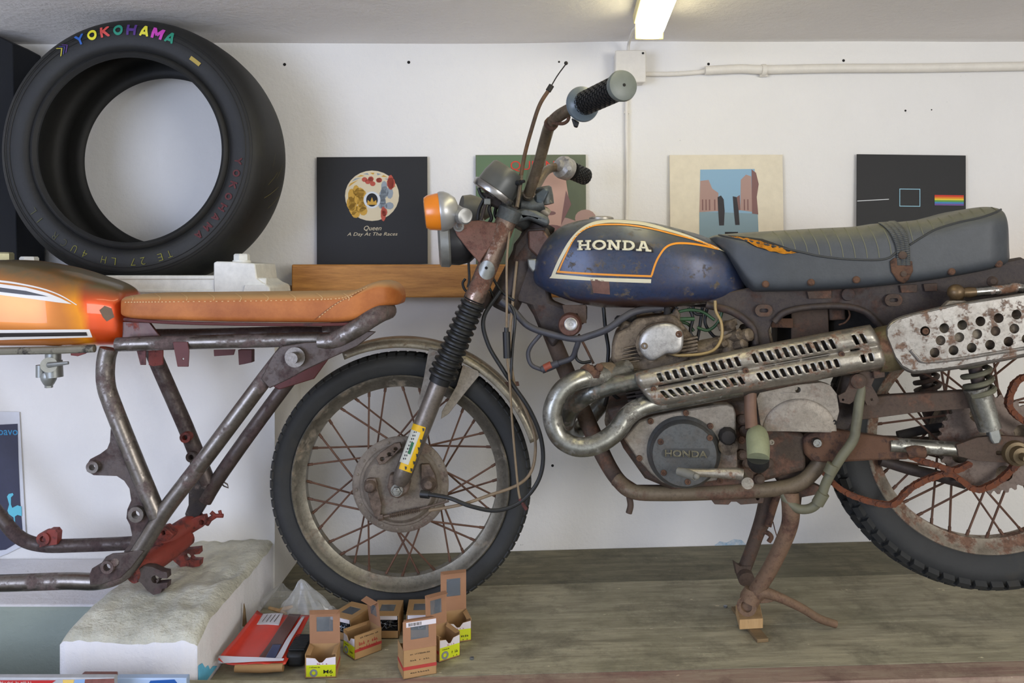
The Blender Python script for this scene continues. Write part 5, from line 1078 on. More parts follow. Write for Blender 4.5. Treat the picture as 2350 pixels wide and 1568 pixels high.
q = MB(); q.lathe(B(1669, 1000, .13), B.N, [(0, .019), (.012, .018), (.02, .014), (.022, .006)], 10); q.build('oil_filler_cap', m_dk, bk)
q = MB(); q.lathe(B(1670, 1022, .13), B.N, [(0, .021), (.008, .020), (.010, .006)], 24); q.build('inspection_cap', m_alud, bk)
q = MB(); q.tube([B(1704, 1090, .20), B(1690, 1087, .20), B(1625, 1086, .20), B(1600, 1085, .20), B(1560, 1084, .205)], [.012, .012, .0085, .008, .008], 14); q.lathe(B(1704, 1088, .14), B.N, [(0, .008), (.06, .009), (.066, .012), (.074, .012)], 16)
q.build('gear_lever', m_chrr, bk)
q = MB(); q.tube([B(1556, 1082, .205), B(1574, 1086, .215), B(1596, 1094, .235)], [.008, .0095, .008], 14); q.sphere(B(1598, 1094, .238), .0065, 12); q.build('lever_rubber', M('grey_lever_rubber', (120, 118, 108), rough=.6), bk)
bp_('linkage', [(1700, 1080), (1712, 1074), (1730, 1088), (1728, 1100), (1706, 1104)], .15, .02, m_rust, bev=.003)
# sprocket cover
so = bp_('sprocket_cover', [(1736, 915), (1745, 898), (1800, 886), (1885, 878), (1905, 884), (1921, 905), (1926, 945), (1918, 975), (1908, 993), (1850, 992), (1760, 989), (1745, 975)], .125, .03, m_alu, [c2(1831, 895, 6.5, 14)], bev=.006)
q = MB(); R_ = []
for i in range(8):
    t = i/7; f = math.cos(t*PI/2); R_.append([B(1835+(85*f)*math.cos(a), 990-(75*f)*math.sin(a), .126+.007*math.sin(t*PI/2)) for a in [PI*k/28 for k in range(29)]])
q.rings(R_, closed=False, caps=False); q.build('cover_dome', m_alu, so)
screw_(1914, 969, .124, 6, m_dark, so); 
# kickstart / footpeg
bt_('kick_shaft', [(1722, 895, .14), (1722, 940, .145), (1725, 985, .16)], .0125, M('brown_lever', (112, 84, 66), rough=.6, rust=.3))
q = MB(); q.tube([B(1738, 990, .12), B(1738, 1002, .17), B(1740, 1030, .20), B(1740, 1052, .215)], [.014, .022, .0225, .0215], 20, n=4); q.build('footpeg_rubber', M('cracked_grey_rubber', (134, 138, 108), rough=.7, bump=.4, rust=.12, rustcol=(60, 58, 46), rs=30), bk, label='cracked grey green footpeg rubber')
q = MB(); q.tube([B(1740, 1052, .21), B(1740, 1066, .205), B(1738, 1076, .20)], [.0215, .021, .014], 20); q.build('footpeg_end', m_blk, bk)
bp_('footpeg_bracket', [(1716, 990), (1735, 982), (1765, 1003), (1768, 1020), (1750, 1010), (1720, 1010)], .145, .02, m_rust, bev=.002)
screw_(1770, 1015, .14, 7, m_alu); screw_(1702, 1010, .12, 9, m_rusto)
for x, y in ((1700, 960), (1706, 985), (1700, 1040), (1712, 1060), (1760, 1060), (1740, 1095)):
    q = MB(); q.lathe(B(x, y, .09), B.N, [(0, .012), (.02, .011), (.024, .006)], 10); q.build('case_boss', m_rust, bk)
# ---- exhaust
ep = [(1440, 846, .10), (1405, 858, .13), (1365, 864, .16), (1325, 873, .18), (1290, 896, .19), (1270, 935, .195), (1270, 972, .195), (1288, 1007, .195), (1325, 1026, .195), (1370, 1020, .19), (1412, 992, .18), (1440, 955, .17), (1475, 933, .16), (1530, 920, .15), (1700, 888, .14), (1900, 845, .14), (2030, 815, .14)]
m_piped = M('burnt_pipe', (62, 56, 50), metal=.3, rough=.7, rust=.4, rustcol=(84, 60, 44))  # shade behind the shield slots, put into the pipe colour as darker, duller metal
bt_('exhaust_pipe', ep[:15], .0205, m_pipe, seg=24); bt_('inner_pipe', ep[14:], .0200, m_piped, seg=24)
bt_('exhaust_pipe', [(1400, 905, -.11), (1330, 985, -.09), (1302, 995, -.02), (1300, 965, .06), (1318, 930, .12), (1355, 903, .15), (1400, 887, .15), (1450, 876, .145), (1520, 862, .14)], .0195, M('dull_exhaust_chrome', (120, 122, 116), metal=.9, rough=.34, rust=.38, rustcol=(104, 88, 72), rs=20), seg=24)
bt_('inner_pipe', [(1500, 866, .141), (1520, 862, .14), (1700, 826, .135), (1900, 785, .13), (2030, 772, .13)], .0190, m_piped, seg=24)
q = MB(); q.lathe(B(1395, 858, .13), B(1355, 866, .165)-B(1395, 858, .13), [(-.01, .024), (.012, .026), (.022, .0235)], 24); q.build('exhaust_clamp', m_alud, bk)
q = MB()
for x, y, r in ((1352, 850, .010), (1362, 860, .012), (1345, 846, .008), (1372, 846, .009)): q.lathe(B(x, y, .17), (.3, -1, .4), [(-.02, r), (.012, r), (.016, r*.6)], 6)
q.build('clamp_bolt', m_rusto, bk)
# heat shield with rows of slots
def shield():
    NS, NT = 124, 26; q = MB()
    TL, TR, BR, BL = (1457, 856), (1996, 746), (2034, 843), (1514, 936)
    cut = set()
    for i in range(11):
        for c_ in (0, 1):
            for t in range(4, 10): cut.add((11+4*i+c_, t)); cut.add((60+4*i+c_, t))
            for t in range(16, 21): cut.add((8+4*i+c_, t)); cut.add((58+4*i+c_, t))
    for c_ in (112, 113, 116, 117):
        for t in range(4, 10): cut.add((c_, t))
    for c_ in (112, 113, 116, 117):
        for t in range(16, 21): cut.add((c_, t))
    for a, b_ in ((9, 26), (27, 50), (63, 69), (70, 82), (83, 97), (108, 113)):
        for c_ in range(a, b_): cut.add((c_, 12))
    prof_ = [(0, .150), (.05, .172), (.12, .186), (.25, .192), (.40, .190), (.46, .181), (.52, .181), (.60, .190), (.78, .192), (.88, .186), (.95, .172), (1, .150)]
    for i in range(NS+1):
        s = i/NS
        for t_ in range(NT+1):
            t = t_/NT
            sh = 14*math.sin(PI*t)*(1-s)*0
            l = (TL[0]-1+10*t+48*t**2.2, TL[1]+(BL[1]-TL[1])*t); r = (TR[0]+(BR[0]-TR[0])*t, TR[1]+(BR[1]-TR[1])*t)
            k = 4*t*(1-t); r = (r[0]+8*k, r[1])
            v = lerpi(prof_, t); e = min(s, 1-s)
            if e < .018: v -= .016*(1-e/.018)**2
            q.v.append(B(l[0]+(r[0]-l[0])*s, l[1]+(r[1]-l[1])*s-4*math.sin(PI*s)*(1-t), v))
    for i in range(NS):
        for t in range(NT):
            if (i, t) in cut: continue
            a = i*(NT+1)+t; q.f.append((a, a+1, a+NT+2, a+NT+1)); q.m.append(0)
    return q
hs = shield().build('heat_shield', m_chrr, bk, solid=.0022, angle=60, label='rusty chrome heat shield with rows of slots')
for x, y in ((1500, 894), (1711, 851), (1931, 813)): screw_(x, y, .185, 7, m_rusto, hs)
# muffler and its perforated guard
q = MB(); q.tube([B(1985, 815, .13), B(2020, 806, .13), B(2060, 796, .13), B(2100, 788, .13), B(2500, 712, .13), B(2700, 675, .13)], [.035, .038, .048, .05, .05, .045], 32); q.build('muffler', M('dark_muffler', (124, 114, 98), metal=.4, rough=.6, rust=.45, rustcol=(92, 74, 56)), bk)
q = MB(); q.lathe(B(2030, 802, .135), B(2100, 788, .135)-B(2000, 808, .135), [(-.02, .043), (0, .047), (.022, .047), (.03, .044)], 32); q.build('muffler_collar', M('yellowed_collar', (116, 106, 78), metal=.5, rough=.45, rust=.4, rustcol=(106, 72, 48)), bk)
def z4(x, y): return (1700+x/3.409, 640+y/3.409)
gh = [(1443, 410), (1592, 387), (1733, 362), (1875, 333), (2018, 308), (2158, 280), (2298, 254), (2438, 228), (1563, 483), (1710, 458), (1850, 433), (1993, 410), (2140, 390), (2282, 364), (2424, 340), (1517, 578), (1665, 560), (1807, 540), (1950, 517), (2095, 492), (2236, 470), (2378, 446)]
def z4p(l): return [z4(*p) for p in l]
gout = z4p([(1150, 450), (1150, 400), (1175, 360), (1230, 325), (1350, 288), (1700, 210), (2216, 130), (2800, 30), (2900, 80), (2920, 300), (2850, 440), (2216, 585), (1700, 680), (1400, 718), (1330, 712), (1270, 680), (1215, 610)])
m_grd = M('speckled_guard_chrome', (150, 147, 142), metal=.7, rough=.42, rust=.40, rustcol=(116, 88, 68), rs=38, grime=.5)
gd_ = bp_('muffler_guard', gout, .188, .002, m_grd, [c2(*z4(*h), 11.5, 16) for h in gh], bev=0, label='perforated rusty chrome muffler guard')
q = MB(); R_ = []
loop = [Vector((x, y, 0)) for x, y in gout]; cx_ = sum(p.x for p in loop)/len(loop); cy_ = 760
lp = spline(loop+loop[:1], 4)[:-1]
for sc1, v in ((1., .188), (1.012, .186), (1.022, .178), (1.026, .165), (1.026, .135)): R_.append([B(cx_+(p.x-cx_)*(1+(sc1-1)*.8), p.y+(p.y-(790-(p.x-2050)*.19))*(sc1-1)*4, v) for p in lp])
q.rings(R_, caps=False); q.build('guard_rim', m_grd, gd_)
rl = [Vector((*z4(x, y), 0)) for x, y in ((1340, 600), (1330, 520), (1310, 420), (1380, 370), (1700, 300), (2216, 215), (2216, 215))]
q = MB(); q.tube([B(p.x, p.y, .189) for p in spline([Vector((*z4(x, y), 0)) for x, y in ((1330, 560), (1375, 610), (1440, 650), (1700, 628), (1950, 588), (2216, 545), (2600, 470))], 6)], .0035, 8); q.build('pressed_rib', m_grd, gd_)
screw_(*z4(1443, 410), .183, 8, m_rusto, gd_)
q = MB(); q.tube([B(2195, 690, .11), B(2196, 674, .12)], [.012, .014], 14); q.sphere(B(2194, 671, .13), .0165, 18); q.tube([B(2205, 672, .13), B(2225, 671, .13), B(2240, 670, .13)], [.009, .011, .009], 14); q.build('bar_knob', M('brassy_rusty_knob', (112, 92, 66), metal=.5, rough=.4, rust=.4, rustcol=(110, 70, 36)), bk)
bt_('grab_bar', [(2238, 670, .13), (2300, 665, .13), (2332, 660, .13), (2360, 668, .12)], .0095, m_chr)
bp_('guard_mount', [(2165, 705), (2180, 690), (2215, 690), (2235, 698), (2230, 706)], .14, .02, m_alu, bev=.003)
bp_('tail_bracket', [(2250, 640), (2420, 596), (2420, 650), (2330, 655), (2250, 668)], .06, .01, m_rustd, bev=.003)
q = MB(); q.lathe(B(2275, 646, .07), B.N, [(0, .012), (.006, .011), (.01, .006)], 12); q.build('tail_bolt', m_rust, bk)
# exhaust bracket and shock area
bp_('exhaust_bracket', [(1950, 880), (1955, 862), (1990, 850), (2010, 862), (2000, 885), (2012, 905), (2018, 920), (2008, 932), (1990, 930), (1978, 908), (1950, 928), (1928, 924), (1924, 908), (1940, 900)], .13, .006, m_rust, [c2(2000, 917, 3, 10), c2(1935, 918, 3, 10)], bev=.001)
q = MB(); q.lathe(B(1968, 874, .13), B.N, [(0, .016), (.008, .015), (.012, .008)], 16); q.build('bracket_bolt', m_rust, bk)
bp_('exhaust_tab', [(2004, 850), (2030, 846), (2032, 866), (2006, 870)], .14, .02, m_rust, bev=.002)
bt_('breather_hose', [(1978, 880, .12), (1972, 920, .13), (1965, 975, .135), (1958, 1010, .135), (1930, 1050, .135), (1908, 1085, .13), (1895, 1110, .125), (1882, 1145, .12), (1862, 1166, .115), (1832, 1168, .11), (1808, 1150, .1), (1796, 1128, .09)], .0098, m_hose, seg=16)
MB().cyl(B(1912, 1066, .135), B(1903, 1086, .132), .0125, 18).build('hose_sleeve', m_hose, bk); MB().cyl(B(1890, 1132, .125), B(1876, 1156, .12), .0125, 18).build('hose_sleeve', m_hose, bk)
# ---- swingarm, chain guard, shocks
bp_('swingarm', [(1845, 1030), (1842, 1008), (1862, 996), (1915, 986), (1960, 995), (2020, 1003), (2085, 1012), (2088, 1056), (2000, 1058), (1900, 1064), (1862, 1058), (1848, 1044)], .11, .03, m_rusto, bev=.006)
screw_(1873, 1015, .11, 12, m_chr, name='pivot_nut', h=.012)
bt_('swingarm_tube', [(2040, 1022, .10), (2120, 1026, .10), (2200, 1032, .10), (2270, 1038, .10)], .0155, m_pipe, seg=20)
bt_('swingarm_tube', [(1870, 1012, -.10), (2120, 1018, -.10), (2400, 1030, -.10)], .016, m_rustd, seg=16)
bp_('axle_plate', [(2195, 1022), (2240, 1005), (2290, 1000), (2420, 1008), (2420, 1070), (2300, 1062), (2240, 1058), (2200, 1048)], .118, .012, m_rust, [oval(2296, 1040, 5, 1, 5)], bev=.003)
q = MB(); p = B(2330, 1040, .118); q.lathe(p, B.N, [(0, .026), (.012, .024), (.014, .018), (.03, .017), (.031, .008), (.05, .008)], 24); q.build('axle_nut', M('brassy_rust', (112, 96, 70), metal=.5, rough=.4, rust=.4, rustcol=(112, 70, 36)), bk)
bt_('chain_adjuster', [(2085, 1040, .118), (2100, 1036, .122), (2120, 1038, .12)], .012, m_rusto)
bp_('chain_guard', [(1965, 926), (1975, 912), (2110, 904), (2235, 896), (2246, 918), (2240, 936), (2100, 948), (1968, 965)], .105, .025, m_rust, bev=.003)
bt_('chain_guard_lower', [(2020, 1056, .03), (2090, 1078, .03), (2150, 1092, .03), (2215, 1110, .03)], .012, m_rustd)
bt_('brake_rod', [(2060, 1000, -.02), (2130, 985, -.02), (2200, 975, -.02)], .010, m_dk)
def shock(name_x, v):
    q = MB(); a = B(2232+name_x, 820, v); b_ = B(2270+name_x, 988, v); d = (b_-a).normalized(); q.tube([B(2240+name_x, 890, v), B(2272+name_x, 985, v)], [.0245, .0215], 24); q.build('shock_body', m_pipe if v > 0 else m_rustd, bk)
    q = MB(); n = 90; R0 = a-d*.09; L_ = .165; u, w, dd = basis(d)
    q.tube([R0+d*(L_*i/n)+(u*math.cos(2*PI*i/11)+w*math.sin(2*PI*i/11))*.0255 for i in range(n+1)], .0055, 8); q.build('shock_spring', m_hose if v > 0 else m_rustd, bk)
    q = MB(); q.tube([a-d*.09, a+d*.1], .013, 14); q.build('shock_rod', m_rustd, bk)
shock(0, .12); shock(-118, -.12)
bp_('shock_clevis', [(2268, 982), (2292, 976), (2300, 1008), (2296, 1018), (2280, 1020), (2274, 1010)], .125, .02, m_zinc, bev=.003)
# ---- rear wheel
rc = B(2247, 1006, 0)
P2, rt, rr_ = wheel(rc, B, .314, .050, .242, .213, 36, .085, m_tyre, m_rimr, 58, .03, phase=.06)
q = MB(); q.lathe(rc, B.N, [(-.06, .03), (-.055, .085), (-.02, .088), (-.018, .055), (.02, .055), (.022, .088), (.03, .09), (.034, .06), (.05, .045), (.06, .03)], 56); q.build('hub', m_alud, bk)
sr = .098; q = MB(); spc = rc+B.N*.058; out = []
for k in range(38*4):
    a = 2*PI*k/152; r = sr+(.007 if k % 4 in (1, 2) else 0); out.append(spc+B.U*(r*math.cos(a))+Vector((0, 0, r*math.sin(a))))
hol = [[spc+B.U*(.066*math.cos(2*PI*j/4+.4)+.017*math.cos(2*PI*k/12))+Vector((0, 0, .066*math.sin(2*PI*j/4+.4)+.017*math.sin(2*PI*k/12))) for k in range(12)] for j in range(4)]
q.plate(out, -B.N*.005, hol); q.build('sprocket', M('grimy_sprocket', (118, 104, 96), metal=.5, rough=.5, rust=.45, rustcol=(96, 70, 56)), bk)
# ---- chain, slack and rusted
def chain(pts, v, name='chain'):
    P_ = spline([B(x, y, v+(p[2] if len(p) > 2 else 0)) for x, y, *p_ in [(*p[:2], 0) for p in pts] for p in [(x, y)]], 24); q = MB(); acc = 0; last = P_[0]; k = 0
    for p in P_[1:]:
        if (p-last).length >= .0150:
            d = (p-last).normalized(); up = d.cross(B.N).normalized()
            for s in (-1, 1):
                q.plate([last+B.N*(s*(.0055 if k % 2 else .0035))+d*(.0075+.0125*math.cos(a))*1.0+up*.0072*math.sin(a)*(1 if abs(math.cos(a)) > .4 else .75) for a in [2*PI*j/12 for j in range(12)]], B.N*(.0015*s))
            q.cyl(last-B.N*.0065, last+B.N*.0065, .003, 8)
            last = p; k += 1
    o = q.build(name, m_chain, bk); return o
chain([(1878, 1068), (1905, 1102), (1940, 1130), (1985, 1148), (2030, 1158), (2055, 1155), (2080, 1128), (2110, 1108), (2150, 1092), (2178, 1086), (2205, 1102), (2235, 1124), (2265, 1118), (2300, 1098), (2335, 1062), (2350, 1040)], .085)
chain([(2070, 1040), (2110, 1056), (2150, 1068), (2185, 1080), (2215, 1070), (2240, 1056)], .09)
chain([(2420, 880), (2370, 864), (2336, 872), (2320, 900), (2314, 930), (2330, 952), (2352, 968), (2400, 990)], .10)
# ---- wiring and horn area
m_har = M('worn_harness', (64, 64, 70), rough=.55, var=.2, dust=.4, dustcol=(110, 104, 92))
bt_('wiring_harness', [(1150, 690, .05), (1180, 715, .05), (1212, 748, .06), (1260, 766, .07), (1320, 778, .08), (1350, 772, .08), (1395, 755, .09), (1430, 730, .09), (1462, 714, .08), (1520, 706, .05)], .0078, m_har)
bt_('wiring_harness', [(1240, 768, .06), (1218, 795, .06), (1212, 815, .06), (1220, 838, .06), (1246, 850, .06)], .0048, m_har)
q = tb(B, [(1244, 849, .06), (1262, 842, .06), (1282, 834, .06)], [.009, .009, .008], 0); q.build('wire_connector', m_har, bk)
q = tb(B, [(1250, 846, .06), (1266, 838, .06)], .0096, 0); q.build('connector_band', flat('connector_red', (150, 74, 52)), bk)
bt_('wiring_harness', [(1282, 834, .06), (1312, 822, .06), (1322, 800, .07), (1328, 782, .08)], .0062, m_har)
bt_('loose_wire', [(1325, 790, .07), (1322, 820, .06), (1335, 832, .06), (1355, 830, .05)], .0035, m_blk)
bt_('throttle_cable', [(1385, 706, .02), (1390, 760, .02), (1396, 800, .02), (1394, 838, .02)], .0042, m_blk)
bt_('loose_wire', [(1328, 768, .04), (1345, 800, .03), (1362, 835, .03)], .003, m_rust)
bt_('loose_wire', [(1388, 930, 0), (1398, 900, 0), (1412, 910, 0), (1440, 930, 0)], .004, m_dk)
m_grw = M('green_wire', (52, 82, 52), rough=.4, var=.1)
for i, pts in enumerate((((1550, 712), (1560, 735), (1580, 745), (1592, 760)), ((1580, 706), (1590, 730), (1584, 762), (1596, 780)), ((1540, 722), (1575, 712), (1610, 715), (1640, 735)), ((1612, 706), (1606, 750), (1598, 790)), ((1590, 704), (1596, 720), (1612, 722)), ((1660, 706), (1648, 740), (1625, 758), (1600, 752)), ((1625, 700), (1618, 740), (1636, 770), (1650, 775)), ((1555, 705), (1545, 720), (1560, 740), (1552, 760)))):
    bt_('loose_wire', [(x, y, .04+.008*(i % 3)) for x, y in pts], .0035, m_grw if i in (0, 2, 5) else m_blk)
bt_('wire_terminal', [(1558, 733, .06), (1594, 732, .06)], .0045, m_grw)
q = MB(); q.lathe(B(1308, 745, .07), B.N, [(-.03, .022), (-.01, .0265), (.012, .0255), (.022, .0225)], 30); ig = q.build('ignition_switch', M('rusted_switch', (96, 62, 52), metal=.2, rough=.6, rust=.4), bk)
q = MB(); q.lathe(B(1310, 744, .092), B.N, [(-.002, .0145), (.003, .0145), (.004, .0125), (.003, .011), (.003, .004), (.001, .0035)], 28); q.build('key_face', m_aluw, ig)
bp_('switch_bracket', [(1290, 700), (1345, 700), (1346, 742), (1330, 742), (1325, 720), (1295, 722)], .06, .004, m_rust, bev=.001)
# carburettor and manifold behind the head
q = MB(); q.lathe(B(1600, 812, .06), B(1700, 780, .06)-B(1600, 812, .06), [(-.02, .028), (.02, .026), (.05, .022), (.09, .024)], 20); q.build('intake_manifold', m_alud, bk)
q = MB(); q.lathe(B(1672, 800, .07), (0, 0, 1), [(-.03, .014), (-.01, .02), (.02, .018), (.045, .016), (.06, .012)], 16)
for x, y, r in ((1690, 770, .012), (1700, 790, .012), (1672, 748, .010), (1655, 790, .009), (1712, 770, .014)): q.lathe(B(x, y, .09), (.6, -1, .3), [(-.02, r), (.01, r), (.014, r*.6)], 10)
q.cyl(B(1648, 752, .08), B(1690, 738, .08), .008, 12); q.cyl(B(1650, 780, .09), B(1700, 758, .09), .005, 10); q.build('carburettor', m_alud, bk)
# ---- centre stand
m_st = M('brown_stand', (118, 92, 72), metal=.1, rough=.75, rust=.4, rustcol=(92, 62, 46), rs=20, bump=.3, dust=.35, dustcol=(146, 122, 92))
bt_('centre_stand_leg', [(1812, 1132, .09), (1815, 1170, .095), (1812, 1205, .085), (1795, 1250, .075), (1765, 1310, .06), (1740, 1350, .05), (1728, 1370, .045)], [.019, .0185, .0175, .017, .0165, .0165, .017], m_st, seg=20)
bt_('centre_stand_leg', [(1768, 1120, -.09), (1755, 1180, -.095), (1738, 1225, -.10), (1722, 1270, -.105), (1706, 1312, -.11)], [.021, .02, .016, .0155, .0155], m_rust, seg=20)
q = MB(); a = B(1712, 1398, .135); q.tube([B(1727, 1352, .045), B(1723, 1370, .045), B(1717, 1387, .05)], [.017, .0225, .020], 20); q.lathe(B(1718, 1386, .035), B(1712, 1394, .065)-B(1718, 1386, .035), [(0, .020), (.026, .021), (.027, .012), (.018, .011)], 20); q.build('stand_foot', m_st, bk)
q = MB(); q.lathe(B(1708, 1318, -.10), (0, -1, -.3), [(-.02, .018), (.02, .019), (.022, .008)], 16); q.plate([B(x, y, -.09) for x, y in ((1686, 1292), (1698, 1300), (1724, 1300), (1720, 1325), (1692, 1322))], (0, .02, 0)); q.build('stand_foot', m_rust, bk)
bt_('stand_tang', [(1738, 1370, .05), (1752, 1360, .055), (1790, 1372, .05), (1840, 1396, .04), (1880, 1420, .03), (1918, 1433, .02)], [.012, .0125, .0105, .0095, .009, .0085], m_st, seg=14)
bp_('tang_web', [(1738, 1360), (1760, 1356), (1790, 1376), (1768, 1384), (1745, 1386), (1738, 1378)], .055, .01, m_st, bev=.002)
bp_('stand_pivot', [(1795, 1108), (1835, 1110), (1868, 1112), (1888, 1122), (1880, 1134), (1840, 1142), (1838, 1160), (1800, 1160), (1792, 1130)], .085, .03, m_rust, bev=.005)
bt_('stand_spring', [(1786, 1130, -.06), (1776, 1160, -.06), (1764, 1200, -.07), (1762, 1208, -.07)], .0085, m_rusto)
bt_('stand_hook', [(1738, 1222, -.09), (1758, 1222, -.09), (1770, 1232, -.09), (1764, 1244, -.09)], .0055, m_rusto)
bt_('loose_wire', [(1774, 1198, -.05), (1778, 1215, -.05), (1784, 1234, -.05)], .0012, m_rusto)
bp_('pivot_plate', [(1780, 990), (1850, 990), (1880, 1000), (1878, 1070), (1860, 1095), (1820, 1108), (1782, 1108), (1776, 1050)], .07, .14, m_rust, bev=.008)
bp_('rear_frame_tube', [(1935, 860), (1985, 866), (1978, 930), (1950, 990), (1900, 1000), (1915, 930)], .06, .02, m_rustd, bev=.006)
# ================================================================ things lying on the planks
m_kraft = M('kraft_card', (172, 136, 92), rough=.8, var=.06); m_krd = M('kraft_card_printed', (160, 118, 88), rough=.8, var=.06); m_kin = M('kraft_inside', (140, 112, 66), rough=.85)
m_lime = flat('label_lime', (206, 218, 30), .55); m_lw = flat('label_white', (222, 216, 222), .55); m_lr = flat('label_red', (176, 58, 52), .6); m_film = M('window_film', (120, 128, 136), rough=.15, alpha=.45)
m_ink = flat('ink', (58, 50, 40), .8); m_scr = M('zinc_screw', (150, 156, 164), metal=.9, rough=.25)
def screw_box(label, px, py, D, rot, w, d, h, lid, mode, kids, lidrot=0.):
    """open screw carton: w wide, d deep, h high; front faces local -Y, lid hinged at the back or side"""
    D += .024; p = W(px, py, D); r = thing('screw_box', (p.x, p.y, zp(p.x)+.0012), label, 'box', 'small screw cartons on the planks'); t = .0012
    m = m_kraft; r.rotation_euler = (0, 0, rot)
    def part(name, q, mat, par=r, **k):
        me = bpy.data.meshes.new(name); me.from_pydata([Vector(v) for v in q.v], [], q.f); bm = bmesh.new(); bm.from_mesh(me); bmesh.ops.recalc_face_normals(bm, faces=bm.faces); bm.to_mesh(me); bm.free(); me.materials.append(mat)
        o = bpy.data.objects.new(name, me); S.collection.objects.link(o); o.parent = par; return o
    q = MB(); q.b2((-w/2, -d/2, 0), (w/2, d/2, t)); q.b2((-w/2, d/2-t, 0), (w/2, d/2, h)); q.b2((-w/2, -d/2, 0), (-w/2+t, d/2, h)); q.b2((w/2-t, -d/2, 0), (w/2, d/2, h))
    fh = h*.88
    q.plate([(x, -d/2, z) for x, z in ((-w/2, 0), (w/2, 0), (w/2, fh), (w*.18, fh*.93), (w*.05, fh*.72), (-w*.05, fh*.72), (-w*.18, fh*.93), (-w/2, fh))], (0, t, 0))
    part('carton', q, m)
    if 'label' in kids:
        q = MB(); q.plate([(x, -d/2-.0004, z) for x, z in ((-w*.46, .003), (w*.48, .003), (w*.48, fh*.62), (-w*.46, fh*.62))], (0, .0003, 0)); part('lime_label', q, m_lime)
        q = MB(); q.plate([(x, -d/2-.0004, z) for x, z in ((-w*.46, fh*.62), (w*.48, fh*.62), (w*.48, fh*.99), (w*.18, fh*.93), (w*.05, fh*.73), (-w*.05, fh*.73), (-w*.18, fh*.93), (-w*.46, fh*.97))], (0, .0003, 0)); part('white_label', q, m_lw)
        q = MB(); (text_on(q, 'M6', (w*.24, -d/2-.0008, fh*.30), (1, 0, 0), (0, 0, 1), h*.15, w*.3, offset=.01) if kids['label'] == 'M6' else scrawl(q, 4, (w*.24, -d/2-.0008, fh*.30), (1, 0, 0), (0, 0, 1), h*.11, w*.3, int(px))); scrawl(q, 4, (w*.26, -d/2-.0008, fh*.12), (1, 0, 0), (0, 0, 1), h*.07, w*.2, 3); scrawl(q, 8, (-w*.18, -d/2-.0008, fh*.52), (1, 0, 0), (0, 0, 1), h*.06, w*.36, 5); part('lettering', q, flat('label_black', (30, 34, 24)))
        q = MB(); scrawl(q, 6, (w*.05, -d/2-.0008, fh*.68), (1, 0, 0), (0, 0, 1), h*.07, w*.34, 7); part('lettering', q, m_lr)
        q = MB(); q.lathe((-w*.22, -d/2-.0006, fh*.25), (0, -1, 0), [(0, h*.16), (.0006, h*.16), (.0006, h*.08), (0, h*.08)], 24, closed=True); part('washer_print', q, flat('print_grey', (132, 136, 140)))
    # printed stripe on the sides
    q = MB()
    for s in (-1, 1): q.plate([(s*(w/2+.0003), y, z) for y, z in ((-d/2, h*.30), (d/2, h*.30), (d/2, h*.42), (-d/2, h*.42))], (-s*.0002, 0, 0)); 
    if 'back' in kids or mode == 'back':
        pass
    part('red_stripe', q, m_lr)
    if mode == 'print':
        for zz, tx, hh in ((h*.62, 9, .15), (h*.42, 8, .15), (h*.86, 14, .06)):
            q = MB(); scrawl(q, tx, (w/2+.0008, 0, zz), (0, 1, 0), (0, 0, 1), h*hh, d*.72, tx); part('lettering', q, m_lr if zz < h*.8 else m_ink)
    if mode != 'back':
        for s in (-1, 1):
            q = MB(); q.plate([(s*w/2, -d*.5, h), (s*w/2, d*.4, h), (s*w*.34, d*.3, h-.004), (s*w*.34, -d*.4, h-.004)], (0, 0, -.0006)); part('side_flap', q, m)
    # lid, hinged along the rear top edge, with a film window
    lh = lid[0]; la = lid[1]; L = bpy.data.objects.new('lid', bpy.data.meshes.new('lid')); q = MB()
    wn = [(-w*.27, lh*.36), (w*.27, lh*.36), (w*.27, lh*.80), (-w*.27, lh*.80)]
    q.plate([(x, 0, z) for x, z in ((-w/2, 0), (w/2, 0), (w/2, lh), (-w/2, lh))], (0, t, 0), [[(x, 0, z) for x, z in wn]])
    q.plate([(x, y, z) for x, y, z in ((-w*.48, 0, lh), (w*.48, 0, lh), (w*.42, -.016, lh-.002), (-w*.42, -.016, lh-.002))], (0, 0, .0008))
    L.data.from_pydata([Vector(v) for v in q.v], [], q.f); L.data.materials.append(m_krd); S.collection.objects.link(L); L.parent = r
    L.location = (0, d/2-.002 if lid[2] == 'back' else -d/2, h-.001); L.rotation_euler = (la, 0, lidrot)
    q = MB(); q.plate([(x, .0004, z) for x, z in ((-w*.28, lh*.35), (w*.28, lh*.35), (w*.28, lh*.81), (-w*.28, lh*.81))], (0, .0002, 0)); part('window_film', q, m_film, L)
    if 'barcode' in kids:
        q = MB(); q.plate([(x, t+.0002, z) for x, z in ((-w*.5, lh*.80), (w*.40, lh*.80), (w*.40, lh*.97), (-w*.5, lh*.97))], (0, .0002, 0)); part('barcode_label', q, m_lw, L)
        q = MB(); random.seed(5); x = -w*.05
        while x < w*.33: ww = random.choice((.0006, .0012)); q.plate([(x, t+.0006, lh*.83), (x+ww, t+.0006, lh*.83), (x+ww, t+.0006, lh*.94), (x, t+.0006, lh*.94)], (0, .0002, 0)); x += ww+random.choice((.0007, .0013))
        part('barcode', q, m_ink, L)
        q = MB(); q.plate([(-w/2, d/2+.0003, h*.30), (w/2, d/2+.0003, h*.30), (w/2, d/2+.0003, h*.42), (-w/2, d/2+.0003, h*.42)], (0, -.0002, 0)); part('red_stripe', q, m_lr)
        for zz, tx in ((h*.18, 8), (h*.62, 9), (h*.84, 13)):
            q = MB(); scrawl(q, tx, (0, d/2+.0005, zz), (-1, 0, 0), (0, 0, 1), h*.05, w*.6, tx); part('lettering', q, m_ink)
